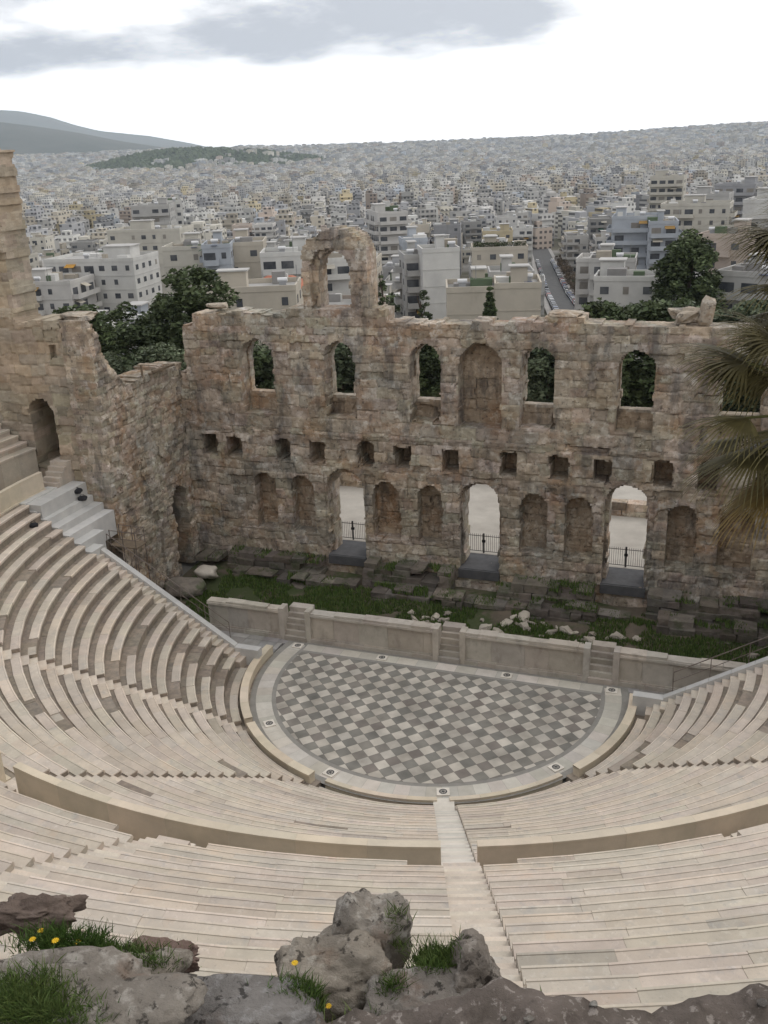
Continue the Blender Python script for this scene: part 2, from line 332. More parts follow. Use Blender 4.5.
def make_ground():
    rings = [0, 6, 12, 15, 18, 22, 26, 30, 34, 38.6, 38.8, 39.5, 41, 42, 43, 44, 45, 46, 48, 51, 55, 60, 66, 74, 84, 96, 110, 130, 150, 180, 220, 270, 330, 400, 500, 620, 780, 1000, 1250, 1500, 1900, 2300, 2800, 3300, 3700, 4100, 4400, 4700, 5000, 5300, 5700, 6200, 6700, 7200, 7700, 8300, 9500, 12000, 15000, 18000]
    K = 240; mb = MB(); vs_ = [(0, 0, -0.32)]
    for r in rings[1:]:
        for k in range(K):
            a = 2*math.pi*k/K; x, y = r*math.sin(a), r*math.cos(a); vs_.append((x, y, terrain(x, y)))
    mb.v = vs_
    for k in range(K): mb.f.append((0, 1+(k+1) % K, 1+k))
    for i in range(len(rings)-2):
        for k in range(K):
            a, b = 1+i*K+k, 1+i*K+(k+1) % K; mb.f.append((a, b, b+K, a+K))
    mb.c = [(1, 1, 1)]*len(mb.f); mb.m = [0]*len(mb.f)
    o = mb.build('ground', 'ground', smooth=True); tag(o, kind='structure')
MT['ground'] = mat('ground_soil', (0.15, 0.135, 0.11), (0.10, 0.10, 0.07), 0.05, 0.95, 0.2, 1.0, extra=[((0.26, 0.25, 0.24), 0.012, 0.45, 0.55, None, 0.8)])
make_ground()

# ------------------------------------------------------------------ orchestra
def arc_pts(r, a0, a1, n): return [(r*math.cos(R_(a0+(a1-a0)*i/n)), r*math.sin(R_(a0+(a1-a0)*i/n))) for i in range(n+1)]
def seg_poly(r, ych, z, n=90):
    a = math.degrees(math.asin(ych/r)); return [(x, y, z) for x, y in arc_pts(r, 180-a, 360+a, n)]
mb = MB(); mb.poly(seg_poly(10.32, 2.58, 0.0)); tag(mb.build('orchestra_base', 'ring_grey'), kind='structure')
mb = MB(); mb.poly(seg_poly(8.84, 1.34, 0.010)); tag(mb.build('orchestra_floor', 'checker'), kind='structure')
mb = MB()
A0, A1 = 180-math.degrees(math.asin(2.3/9.95)), 360+math.degrees(math.asin(2.3/9.95))
n = 46
for i in range(n):
    a, b = A0+(A1-A0)*i/n+0.03, A0+(A1-A0)*(i+1)/n-0.03
    p = [(r*math.cos(R_(t)), r*math.sin(R_(t)), 0.006) for r, t in ((9.08, a), (9.93, a), (9.93, b), (9.08, b))]
    mb.poly(p, tone(0.85, 1.1))
for i in range(15):
    x0, x1 = -8.75+17.5*i/15+0.006, -8.75+17.5*(i+1)/15-0.006
    mb.poly([(x0, 1.55, 0.006), (x1, 1.55, 0.006), (x1, 2.28, 0.006), (x0, 2.28, 0.006)], tone(0.85, 1.1))
tag(mb.build('white_border', 'ring_white'), kind='structure')
# parodos paving left and right
mb = MB()
for sx in (-1, 1):
    for i in range(9):
        for j in range(5):
            x0 = 9.6+i*1.05; y0 = -1.2+j*0.8+0.02
            if x0 < 10.35 and y0 < 2.0: x0 = 10.35
            if y0 > 2.0: y0n = 2.56
            y1 = min(y0+0.78, 2.56)
            if y1-y0 < 0.1: continue
            x1 = 9.6+(i+1)*1.05-0.02
            X = sorted((sx*x0, sx*x1)); mb.box(X[0], X[1], y0, y1, -0.3, -0.006+rnd.uniform(-.006, .0), tone(0.8, 1.15))
tag(mb.build('parodos_paving', 'paving'), kind='structure')

def marker(x, y, rz, label):
    root = empty('marker_tile', (x, y, 0.012), rz, label, 'inlaid tile', 'inlaid marker tiles round the orchestra')
    m = MB(); m.box(-0.30, 0.30, -0.27, 0.27, 0, 0.05, (1.25, 1.25, 1.25)); m.build('slab', 'ring_white', root, local=True)
    m = MB(); K = 18
    for k in range(K):
        a, b = 2*math.pi*k/K, 2*math.pi*(k+1)/K
        m.poly([(r*math.cos(t), r*math.sin(t), 0.054) for r, t in ((0.13, a), (0.19, a), (0.19, b), (0.13, b))])
    for k in range(4):
        t = math.pi/4*k; dx_, dy_ = math.cos(t), math.sin(t)
        m.poly([(dx_*0.13-dy_*0.018, dy_*0.13+dx_*0.018, 0.056+.001*k), (-dx_*0.13-dy_*0.018, -dy_*0.13+dx_*0.018, 0.056+.001*k), (-dx_*0.13+dy_*0.018, -dy_*0.13-dx_*0.018, 0.056+.001*k), (dx_*0.13+dy_*0.018, dy_*0.13-dx_*0.018, 0.056+.001*k)])
    m.build('rosette', 'metal', root, local=True)
for a, lb in ((-139.6, 'white inlaid tile on the left edge of the chequered floor'), (-105.7, 'white inlaid tile at the lower left curve of the chequered floor'),
              (-71.7, 'white inlaid tile at the foot of the central pale stairway'), (-37, 'white inlaid tile at the lower right curve of the chequered floor')):
    marker(9.5*math.cos(R_(a)), 9.5*math.sin(R_(a)), R_(a+90), lb)
for x, lb in ((-9.25, 'white inlaid tile at the far left corner of the orchestra'), (-3.88, 'white inlaid tile left of centre before the stage podium'),
              (3.5, 'white inlaid tile right of centre before the stage podium'), (9.25, 'white inlaid tile at the far right corner of the orchestra')):
    marker(x, 1.92, 0, lb)

# stone rim round the orchestra, broken at the stairways
STAIRS = (-139.6, -105.7, -71.7, -37.0)
def sector(mb, r0, r1, a0, a1, z0, z1, c, m=0, skip=(), jz=0.0):
    P = []
    for z in (z0, z1):
        for r, t in ((r0, a0), (r1, a0), (r1, a1), (r0, a1)):
            P.append((r*math.cos(R_(t)), r*math.sin(R_(t)), z))
    mb.hexa(P, c, m, skip)
root = empty('orchestra_rim', (0, -10.4, 0), 0, 'low beige stone rim curving round the chequered orchestra floor', 'stone rim')
segs = [(-184, -140.8), (-138.4, -107.2), (-104.4, -73.4), (-70.2, -38.4), (-35.4, 6)]
for a, b in segs:
    m = MB(); k = max(3, int((b-a)/7.5))
    for i in range(k):
        t0, t1 = a+(b-a)*i/k, a+(b-a)*(i+1)/k
        c = tone(0.9, 1.08)
        if -106 < a < -50:
            for j in range(3):
                sector(m, 9.96, 10.22, t0+(t1-t0)*j/3+(0.04 if j == 0 else 0), t0+(t1-t0)*(j+1)/3, -.5, 0.12, c)
            continue
        for j in range(3):
            sector(m, 10.33, 10.70, t0+(t1-t0)*j/3+(0.04 if j == 0 else 0), t0+(t1-t0)*(j+1)/3, -0.2, 0.50, c)
            sector(m, 10.30, 10.74, t0+(t1-t0)*j/3+(0.04 if j == 0 else 0), t0+(t1-t0)*(j+1)/3, 0.44, 0.53, c)
    m.build('rim_segment', 'rim', root)

# ------------------------------------------------------------------ seating
def end_ang(r, y, side):        # angle where radius r meets the line y=const
    s = math.degrees(math.asin(max(-1, min(1, y/r))))
    return 180-s-360 if side < 0 else s
def row_mesh(r0, r1, zt, zb, aL, aR, hw, blk, wear, rn, nose=0.44, chan=0.05, white=False, capL=None, capR=None):
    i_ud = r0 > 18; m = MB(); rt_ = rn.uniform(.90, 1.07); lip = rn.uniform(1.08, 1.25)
    dl = math.degrees(math.asin(hw/r0)); a0 = aL+dl if capL is None else end_ang(r0, capL, -1)
    a1 = aR-dl if capR is None else end_ang(r0, capR, 1)
    L_ = R_(a1-a0)*r0; k = max(1, round(L_/blk))
    cuts = [0]+sorted(min(max((i+rn.uniform(-.22, .22))/k, 0.001), .999) for i in range(1, k))+[1]
    for i in range(k):
        t0, t1 = a0+(a1-a0)*cuts[i], a0+(a1-a0)*cuts[i+1]
        g = math.degrees(0.0022/r0); dz = rn.uniform(-.01, .008); dr = rn.uniform(-.012, .012); c = tone(0.95*rt_, 1.05*rt_, 0.03, rn)
        if rn.random() < 0.05: c = tuple(x*0.84 for x in c)
        sub = 2 if (t1-t0) > 4.5 else 1
        broken = rn.random() < wear
        for q_ in range(sub):
            u0, u1 = t0+(t1-t0)*q_/sub, t0+(t1-t0)*(q_+1)/sub
            if q_ == 0: u0 += g
            if q_ == sub-1: u1 -= g
            if broken:
                e = rn.uniform(.05, .16); sector(m, r0+.05, r0+nose, u0, u1, zt-.4, zt-e, tuple(x*(.85 if i_ud else 1.0) for x in c), 0 if i_ud else 1)
            else:
                A, B = (math.cos(R_(u0)), math.sin(R_(u0))), (math.cos(R_(u1)), math.sin(R_(u1))); ra, z2 = r0-.035+dr, zt+dz
                prof = [(r0+nose, zt-.15), (ra, zt-.15), (ra, z2-.04), (ra+.035, z2), (ra+.075, z2-.004), (ra+.085, z2-.016), (r0+nose, z2-.016)]
                i_ = len(m.v)
                for (qx, qy) in (A, B): m.v += [(r*qx, r*qy, z) for r, z in prof]
                for k_ in (1, 2, 3, 4, 5): m.f.append((i_+k_, i_+k_+1, i_+7+k_+1, i_+7+k_)); m.c.append(tuple(x*lip for x in c) if k_ in (2, 3) else tuple(x*.8 for x in c) if k_ == 4 else c); m.m.append(0)  # worn, light-catching lip painted paler; face behind darkened as its thin shadow
                m.f += [(i_+6, i_, i_+7, i_+13), (i_, i_+1, i_+8, i_+7), tuple(range(i_+6, i_-1, -1)), tuple(range(i_+7, i_+14))]; m.c += [c]*4; m.m += [0]*4
    k2 = max(2, int(L_/1.7)+1); 
    k2 = max(k2, int((a1-a0)/3.5))
    for i in range(k2):
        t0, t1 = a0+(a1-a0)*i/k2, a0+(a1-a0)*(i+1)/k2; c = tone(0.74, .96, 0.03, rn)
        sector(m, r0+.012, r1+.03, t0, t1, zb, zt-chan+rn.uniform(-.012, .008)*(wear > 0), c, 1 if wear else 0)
    return m
def lower(i): return 11.6+.7*i, 12.3+.7*i, (1.12+.442*i if i > 1 else (.32, .88, 1.44)[i+1])
NU = 19
def upper(i): return 26.85+.58*i, 27.43+.58*i, 11.10+.358*i
LOWB = [None]+list(STAIRS)+[None]
wl = ['lower seating wedge at the far left beside the white sloping coping', 'lower seating wedge left of the orchestra, with strongly curving worn rows',
      'lower seating wedge in the centre, left of the central pale stairway', 'lower seating wedge in the centre, right of the central pale stairway', 'lower seating wedge at the far right beside the sloping coping']
for w in range(5):
    aL, aR = LOWB[w], LOWB[w+1]; mid = (( -176 if aL is None else aL)+(-2 if aR is None else aR))/2
    root = empty('seating_wedge', (11.5*math.cos(R_(mid)), 11.5*math.sin(R_(mid)), 0), 0, wl[w], 'seating', 'lower seating wedges')
    rn = random.Random(100+w); wear = (0.07, 0.03, 0.012, 0.01, 0.05)[w]
    for i in range(-1, 19):
        r0, r1, zt = lower(i)
        capL = -1.72 if aL is None else None; capR = -.85 if aR is None else None
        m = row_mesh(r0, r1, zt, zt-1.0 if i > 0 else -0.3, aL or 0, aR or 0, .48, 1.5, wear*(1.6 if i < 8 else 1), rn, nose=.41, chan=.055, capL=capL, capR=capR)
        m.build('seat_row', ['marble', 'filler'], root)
# upper zone wedges, stairs every 17 degrees
UPB = [None, -157, -139.6, -122.7, -105.7, -88.7, -71.7, -54.4, -37.0, -20, None]
ul = ['far left end', 'left, second from the end', 'left, beside the long left wall', 'left corner of the photo', 'left of centre, above the curved parapet', 'centre left, behind the big grey boulder',
      'centre right, along the central stairway', 'right, above the curved parapet', 'right edge beyond the photo corner', 'far right end beyond the palm']
for w in range(10):
    aL, aR = UPB[w], UPB[w+1]; mid = ((-176 if aL is None else aL)+(-3 if aR is None else aR))/2
    root = empty('seating_wedge', (27*math.cos(R_(mid)), 27*math.sin(R_(mid)), 8.8), 0, 'upper seating wedge, '+ul[w], 'seating', 'upper seating wedges')
    rn = random.Random(300+w)
    for i in range(0, NU):
        r0, r1, zt = upper(i)
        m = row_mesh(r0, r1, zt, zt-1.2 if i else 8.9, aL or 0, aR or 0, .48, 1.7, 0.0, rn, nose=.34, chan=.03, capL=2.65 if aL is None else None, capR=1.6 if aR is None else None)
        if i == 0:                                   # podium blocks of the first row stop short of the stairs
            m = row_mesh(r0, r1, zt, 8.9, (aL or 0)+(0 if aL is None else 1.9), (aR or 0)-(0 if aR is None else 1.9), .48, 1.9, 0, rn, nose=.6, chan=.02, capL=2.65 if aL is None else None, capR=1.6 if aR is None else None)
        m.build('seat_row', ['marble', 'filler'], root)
# stairways
def stairway(a, rows, label, start=None, mname='marble', grp=None):
    r00 = rows[0][0]; root = empty('stairway', (r00*math.cos(R_(a)), r00*math.sin(R_(a)), 0), 0, label, 'stairs', grp)
    er = Vector((math.cos(R_(a)), math.sin(R_(a)), 0)); et = Vector((-er.y, er.x, 0)); m = MB(); rn = random.Random(int(a*10)+999)
    prev = rows[0][2]-(rows[1][2]-rows[0][2])
    def st(ra, rb, z, zb):
        P = [er*r+et*(s*.475)+Vector((0, 0, zz)) for zz in (zb, z+rn.uniform(-.008, .008)) for r, s in ((ra, -1), (rb, -1), (rb, 1), (ra, 1))]
        m.hexa(P, tone(.95, 1.22, .02, rn))
    for r0, r1, zt in rows:
        rise = zt-prev; st(r0, (r0+r1)/2+.01, zt-rise/2, prev-.6); st((r0+r1)/2, r1+.02, zt, prev-.5); prev = zt
    if start:
        for ra, rb, z, zb in start: st(ra, rb, z, zb)
    m.build('steps', mname, root)
lr = [lower(i) for i in range(-1, 19)]; ur = [upper(i) for i in range(NU)]
st_up = [(25.3+.25*k, 26.9, 9.05+.30*(k+1), 8.9) for k in range(5)]
for a, lb in zip(STAIRS, ('lower stairway up the left side from the left inlaid tile', 'lower stairway climbing from the lower left inlaid tile', 'pale central stairway climbing from the bottom of the orchestra', 'lower stairway climbing from the lower right inlaid tile')):
    stairway(a, lr, lb, [(9.98, 10.9, .06, -.3), (24.85, 25.32, 9.07, 8.4)] if a == -71.7 else [(24.85, 25.32, 9.07, 8.4)], 'ring_white' if a == -71.7 else 'marble', 'lower stairways')
for a, lb in ((-157, 'upper stairway near the left wall'), (-139.6, 'upper stairway high on the left'), (-122.7, 'upper stairway left, outside the picture corner'), (-105.7, 'upper stairway at the left edge of the photo'),
              (-88.7, 'upper stairway left of the grey boulder'), (-71.7, 'upper stairway running past the right side of the grey boulder'), (-54.4, 'upper stairway rising at the right edge of the photo'),
              (-37, 'upper stairway high on the right'), (-20, 'upper stairway near the right wall')):
    stairway(a, ur, lb, st_up, 'marble', 'upper stairways')
# walkway and parapet
mb = MB(); rn = random.Random(5)
for i in range(90):
    a0 = -186+190*i/90; sector(mb, 25.28, 26.83, a0+.02, a0+190/90-.02, 8.6, 9.05+rn.uniform(-.008, .008), tone(.9, 1.1, .03, rn))
tag(mb.build('walkway', 'marble'), kind='structure')
mb = MB()
for i in range(60):
    a0 = -183+186*i/60; sector(mb, 10.24, 11.6, a0, a0+186/60, -.4, (-.38 if -106 < a0 < -39 else .02), tone(.7, 1.0, .03, rn))
tag(mb.build('lower_walkway', 'filler'), kind='structure')
root = empty('walkway_parapet', (0, -25.1, 8.6), 0, 'curved beige parapet wall between the lower and upper seats', 'parapet wall')
for a, b in zip([-182]+[s+1.12 for s in STAIRS], [s-1.12 for s in STAIRS]+[2]):
    m = MB(); k = max(4, int((b-a)/4.2))
    for i in range(k):
        t0, t1 = a+(b-a)*i/k, a+(b-a)*(i+1)/k; c = tone(.93, 1.06, .02, rn)
        for j in range(2):
            u0, u1 = t0+(t1-t0)*j/2+(.01 if j == 0 else 0), t0+(t1-t0)*(j+1)/2
            sector(m, 25.03, 25.26, u0, u1, 8.7, 10.12, c); sector(m, 25.01, 25.275, u0, u1, 10.122, 10.19, c); sector(m, 24.86, 25.025, u0, u1, 8.7, 9.12, c)
    m.build('parapet_segment', 'rim', root)
# outer ring wall behind the top row
mb = MB()
for i in range(110):
    a0 = -181+182*i/110; h = 18.0+.12*n3(i*.7, 0, 0)
    sector(mb, 38.06, 38.75, a0, a0+182/110, -.3, h, tone(.85, 1.1))
tag(mb.build('outer_wall', 'stone'), 'outer stone wall ringing the topmost seats below the rocky terrace', 'stone wall')

# sloping white copings, end steps, white repair steps
def coping(side, y, xs, xe, zs, ze, label):
    root = empty('coping', (xs, y, zs), 0, label, 'coping'); k = 9; m = MB(); rn = random.Random(side+40)
    for i in range(k):
        t0, t1 = i/k, (i+1)/k; x0, x1 = xs+(xe-xs)*t0, xs+(xe-xs)*t1-(.012*side)
        z0, z1 = zs+(ze-zs)*t0, zs+(ze-zs)*t1; c = tone(.95, 1.1, .01, rn)
        P = [(x0, y, -.3), (x1, y, -.3), (x1, y+.38, -.3), (x0, y+.38, -.3), (x0, y, z0), (x1, y, z1), (x1, y+.38, z1), (x0, y+.38, z0)]
        if side < 0: P = [P[1], P[0], P[3], P[2], P[5], P[4], P[7], P[6]]
        m.hexa(P, c)
    m.build('slabs', 'white_marble', root)
    m = MB(); m.box(min(xs, xs-side*1.5), max(xs, xs-side*1.5), y-.05, y+.45, -.3, zs-.06, (1, 1, 1)); m.build('end_slab', 'white_marble', root)
coping(-1, -.92, -11.9, -20.2, 1.12, 6.32, 'white sloping marble coping down the left end of the seats')
coping(1, -.05, 12.0, 21.3, 1.18, 7.05, 'white sloping marble coping down the right end of the seats')
for side, yb, yt in ((-1, -1.72, -.93), (1, -.85, -.06)):
    root = empty('stairway', (side*12, yb, 0), 0, 'narrow end steps beside the %s white coping' % ('left' if side < 0 else 'right'), 'stairs', 'end stairways'); m = MB()
    r0 = 11.2
    while r0 < (20.1 if side < 0 else 24.8):
        z = 1.0+.625*(r0-11.6)-.16; X = sorted((side*r0, side*(r0+.352))); m.box(X[0], X[1], yb, yt, z-1.2, z, tone(.9, 1.15)); r0 += .35
    m.build('steps', 'marble', root)
root = empty('marble_steps', (-23, 0.5, 5), 0, 'new white marble steps at the top left beside the ruined wall', 'steps'); m = MB()
for i in range(7):
    x = -20.22-.7*i; z = 6.46+.44*i; m.box(x-.72, x, -1.72, 2.75 if i > 1 else -.5+1.1*i, z-1.6, z, tone(.95, 1.1, .01))
m.box(-28.0, -23.4, -1.6, 2.765, 7.6, 9.03, (1, 1, 1)); m.build('steps', 'white_marble', root)
root = empty('marble_steps', (-25.4, 1, 9), 0, 'short flight of pale steps into the arched doorway at upper left', 'steps'); m = MB()
for i in range(5): m.box(-25.6, -24.4, 1.3+.28*i, 1.58+.28*i if i < 4 else 3.4, 8.8, 9.3+.26*i, tone(.8, 1.0))
m.build('steps', 'marble', root)

# ------------------------------------------------------------------ ruined masonry
def ruin_wall(name, O, U, Len, H, T, code, mname, res=.11, seed=1, parent=None, course=.48, blen=.95, rough=.05, dark=.80, joint=True):
    O = Vector(O); U = Vector(U); Zv = Vector((0, 0, 1)); Nn = U.cross(Zv)
    rn = random.Random(seed); nu, nv = int(round(Len/res)), int(round(H/res))
    # courses
    cz = [0]
    while cz[-1] < H+1: cz.append(cz[-1]+course*rn.uniform(.75, 1.3))
    rows = []
    for k in range(len(cz)):
        u = [-rn.uniform(0, blen)]
        while u[-1] < Len+1: u.append(u[-1]+blen*rn.uniform(.5, 1.5))
        rows.append((u, [(tone(.80, 1.16, .05, rn), rn.uniform(-1, 1)*rough-(0.14 if rn.random() < .05 else 0)) for _ in u]))
    import bisect
    def block(u, v):
        uu = u+.24*n3(u, v, seed, .9)+.06*n3(u, v, seed+1, 3.5); vv = v+.22*n3(u, v, seed+9, .55)+.05*n3(u, v, seed+2, 3.1)
        k = max(0, min(len(cz)-2, bisect.bisect(cz, vv)-1)); us, info = rows[k]
        j = max(0, min(len(us)-2, bisect.bisect(us, uu)-1))
        e = min(vv-cz[k], cz[k+1]-vv, uu-us[j], us[j+1]-uu)
        return info[j][0], info[j][1], e
    D = [[0.0]*nv for _ in range(nu)]
    for i in range(nu):
        for j in range(nv):
            u, v = (i+.5)*res, (j+.5)*res
            d = code(u+.09*n3(u, v, seed+3, 1.9), v+.09*n3(u, v, seed+6, 1.9)); D[i][j] = T if (d < 0 or d >= T) else d
    mb = MB(); vid = {}
    def vert(i, j, d, interior=True):
        key = (i, j, round(d, 3))
        if key in vid: return vid[key]
        u, v = i*res, j*res; _, bo, e = block(u, v)
        disp = bo+.07*n3(u, v, d+seed, 1.1)+.05*n3(u, v, d, 3.4) - (.035 if joint and e < .05 else 0)
        if d >= T-1e-6: disp = -disp
        p = O+U*(u+.035*n3(u, v, d+2, 5))+Zv*(v+.035*n3(u, v, d+4, 5) if j else v)+Nn*(disp-d)
        vid[key] = len(mb.v); mb.v.append(tuple(p)); return vid[key]
    def colr(u, v, k=1.0, deep=0):
        t, _, e = block(u, v); jn = n3(u, v, seed+20, .8); f = k*((dark+.08-.10*jn) if (joint and e < res*.42 and jn > -.25) else 1.0)
        f *= 1+.22*n3(u, v, seed+30, .45)+.16*n3(u, v, seed+33, 2.2); w_ = .06*n3(u, v, seed+40, .3)
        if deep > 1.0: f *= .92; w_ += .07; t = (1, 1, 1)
        return (t[0]*f*(1+w_), t[1]*f, t[2]*f*(1-w_))
    def quad(a, b, c, d, cc): mb.f.append((a, b, c, d)); mb.c.append(cc); mb.m.append(0)
    for i in range(nu):
        for j in range(nv):
            d = D[i][j]
            if d >= T: continue
            cc = colr((i+.5)*res, (j+.5)*res, 1.0, d)
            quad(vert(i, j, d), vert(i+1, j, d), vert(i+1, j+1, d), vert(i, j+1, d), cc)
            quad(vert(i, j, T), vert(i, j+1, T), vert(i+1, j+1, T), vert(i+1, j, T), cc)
    def side(i0, j0, i1, j1, da, db, flip):   # edge corner0-corner1 joining depth da to db (da<db)
        k = max(1, int((db-da)/.35)); prev = da
        for s in range(1, k+1):
            nx = da+(db-da)*s/k
            q = (vert(i0, j0, prev), vert(i1, j1, prev), vert(i1, j1, nx), vert(i0, j0, nx))
            if flip: q = q[::-1]
            quad(*q, colr(i0*res+prev*.9, j0*res, .97)); prev = nx
    for i in range(-1, nu):
        for j in range(nv):
            a = D[i][j] if i >= 0 else T; b = D[i+1][j] if i+1 < nu else T
            if a == b: continue
            if a < b: side(i+1, j, i+1, j+1, a, b, False)
            else: side(i+1, j, i+1, j+1, b, a, True)
    for i in range(nu):
        for j in range(0, nv):
            a = D[i][j]; b = D[i][j+1] if j+1 < nv else T
            if a == b: continue
            if a < b: side(i, j+1, i+1, j+1, a, b, True)
            else: side(i, j+1, i+1, j+1, b, a, False)
    return mb.build(name, mname, parent)
def arch(u, v, c, w, z0, z1):
    h = w/2
    if abs(u-c) > h or v < z0: return False
    zs = z1-h*1.0
    if v <= zs: return True
    return (u-c)**2+(v-zs)**2 <= h*h
def rect(u, v, a, b, z0, z1): return a < u < b and z0 < v < z1

SW_X0, SW_Y, SW_T = -22.0, 12.1, 2.0
WIN = [(-15.8, 2.45), (-9.9, 2.1), (-4.1, 2.0), (2.95, 2.1), (8.7, 2.15), (14.6, 2.2)]
SQ = [-19.9, -18.0, -14.3, -11.76, -8.33, -5.76, -2.53, 1.23, 4.36, 7.01, 10.57, 13.11, 16.4, 18.6]
NI = [-15.9, -13.1, -7.0, -4.0, 2.87, 5.72, 11.85, 14.95, 18.2]
DOORS = [-9.95, -.65, 8.6]
def hsh(a, b=0): return (math.sin(a*127.1+b*311.7)*43758.5453) % 1.0
def stage_code(u, v):
    x = u+SW_X0
    if x < -21.75+.12*math.sin(v*2) or (v > 14 and x < -21.15): return -1
    # broken top
    top = 17.75+.25*n3(x, 0, 3, .5)+.30*(hsh(math.floor(x/1.1))-.5)
    if x < -20.2: top = 17.1
    elif x < -13: top += .35
    elif 3.3 < x < 5.6: top = 18.15
    elif x > 5.6: top = 17.75+.08*(hsh(math.floor(x/1.4))-.5)
    if -12.05 < x < -7.7:
        t = (x+9.87)/2.2
        top = 21.6+1.65*math.sqrt(max(0, 1-t*t))-.25*(t < -.3)*(-t)+.2*n3(x, 0, 8, 1.5)
        if arch(x, v, -10.0, 2.25, 18.35, 21.9): return 9
        if arch(x, v, -10.2, 2.7, 18.35, 22.1): return .6
    elif -13.3 < x < -6.6: top = 18.4
    if v > top: return -1
    for c, w in WIN:
        if arch(x, v, c, w*.93, 12.5, 16.2): return 9
        if arch(x, v, c, w, 11.35, 16.35): return 1.35
    if rect(x, v, -1.25, -.5, 12.0, 14.0): return 1.75
    if arch(x, v, -.6, 2.7, 11.1, 16.5): return 1.5
    for i, c in enumerate(SQ):
        hw = .52+.10*hsh(i+3)
        if rect(x, v, c-hw, c+hw, 8.15-.1*hsh(i), 9.6+.12*hsh(i+7)): return 1.88
        if i in (4, 10, 11) and arch(x, v, c, 1.25, 8.3, 9.95): return .6
    for i, c in enumerate(NI):
        if arch(x, v, c, 1.72 if i not in (2, 7) else 2.0, 3.05 if i != 1 else 3.0, 7.15): return 1.15
    for i, c in enumerate(DOORS):
        if arch(x, v, c, 2.35, 1.5, (7.4, 7.3, 7.9)[i]): return 9
        if arch(x, v, c, 2.72, 1.5, (7.8, 7.6, 8.15)[i]): return .7
    # pilaster relief between bays and string course
    if 10.15 < v < 10.4: return .0
    if v > 10.4: return .10
    if v < 3.0: return .02
    return .16 if (v < 7.6 and abs(((x+.6) % 3.0)-1.5) < .35) else .06
stage = empty('stage_wall', (0, SW_Y+1, 0), 0, 'long ruined stone stage wall with arched windows above three gateways', 'ruined wall')
ruin_wall('masonry', (SW_X0, SW_Y, 0), (1, 0, 0), 43.0, 23.5, SW_T, stage_code, 'stone', .11, 11, stage, course=.64, blen=1.15, rough=.06)
def wall_sill(xc, w):
    m = MB(); m.box(xc-w/2-.02, xc+w/2+.02, SW_Y+1.32, SW_Y+1.9, 12.38, 12.56, tone(1.0, 1.2), jit=.02); m.build('window_sill', 'stone', stage)
for c, w in WIN: wall_sill(c, w)
for c in DOORS:
    m = MB(); m.box(c-1.38, c+1.38, SW_Y-.02, SW_Y+2.6, .9, 1.56, (1, 1, 1)); m.box(c-1.38, c+1.38, SW_Y-.14, SW_Y-.023, .9, 1.52, (.15, .15, .15)); m.build('threshold', 'ramp', stage)

# west return wall and tall tower
def west_code(u, v):
    y = u+2.78
    top = interp([(1.3, 19.2), (2.9, 19.0), (3.7, 18.2), (3.9, 17.1), (4.8, 15.8), (5.6, 14.9), (6.5, 14.4), (9, 14.7), (12.2, 14.5)], y)+.35*(hsh(math.floor(y/.8), 3)-.5)
    if v > top: return -1
    if arch(y, v, 10.35, 1.8, 0, 6.3): return 9
    if arch(y, v, 7.35, .75, 1.5, 5.6): return .35
    if rect(y, v, 9.2, 11.6, 6.6, 9.3): return .25
    if v > 9.6+.4*n3(y, 0, 1): return .28 if y > 4.5 else .1
    if y < 5.2 and v < 6.8: return 0
    return .12+.12*(n3(y, v, 2, .7) > .1)
ww = empty('side_wall', (-21.5, 7, 0), 0, 'crumbling side wall joining the stage wall to the seats at left, with a tall dark doorway', 'ruined wall')
ruin_wall('masonry', (-21.5, 2.78, 0), (0, 1, 0), 9.9, 20, 2.1, west_code, 'stone', .11, 23, ww, course=.42, blen=.7, rough=.09)
TWX = -26.8
def an_code(u, v):
    x = u-40.5
    if x > TWX and v > 18.9+.2*n3(x, 0, 4): return -1
    if x > TWX:
        if v > 19.0+.3*(hsh(math.floor(x/.9), 5)-.5)+.25*(x < -23.5): return -1
    if v > 28.6+.5*n3(x, 0, 7, .6): return -1
    if arch(x, v, -26.0, 1.85, 9.9, 14.2): return 9
    if rect(x, v, -24.6, -24.1, 16.7, 17.6): return .5
    if rect(x, v, -24.9, -23.9, 17.9, 18.5): return .2
    if 22.8 < v < 23.3: return -.0001 if False else 0.0
    return .22 if v > 19.3 else .08
aw = empty('retaining_wall', (-30, 2.6, 0), 0, 'high ruined wall and tower rising at the left edge above the seats', 'ruined wall')
ruin_wall('masonry', (-40.5, 2.8, 0), (1, 0, 0), 16.9, 29.5, 2.4, an_code, 'tower_stone', .13, 31, aw, course=.62, blen=1.2, rough=.045)
def chamber(par, x0, x1, y0, y1, z0, z1, open_):
    m = MB(); m.box(x0, x1, y0, y1, z0, z1, (.8, .8, .8)); del m.f[{'x1': 3, 'y0': 2}[open_]]; m.c.pop(); m.m.pop(); m.build('passage', 'stone', par)
chamber(ww, -27.0, -23.45, 8.9, 11.9, -.3, 6.6, 'x1'); chamber(aw, -27.4, -24.6, 5.05, 9.0, 9.6, 14.6, 'y0')
def east_code(u, v):
    top = 15.5+.5*n3(u, 0, 3)+1.5*(u > 7)
    if v > top: return -1
    if arch(u, v, 1.75, 1.8, 0, 6.3): return 1.9
    return .1
ew = empty('side_wall', (20.4, 7, 0), 0, 'ruined side wall joining the stage wall to the seats at far right', 'ruined wall')
ruin_wall('masonry', (20.4, 12.1, 0), (0, -1, 0), 10.6, 18, 2.0, east_code, 'stone', .2, 41, ew, course=.45, blen=.8, rough=.08)
def an2_code(u, v): return -1 if v > 19+.5*hsh(math.floor(u/1.1), 9) else .1
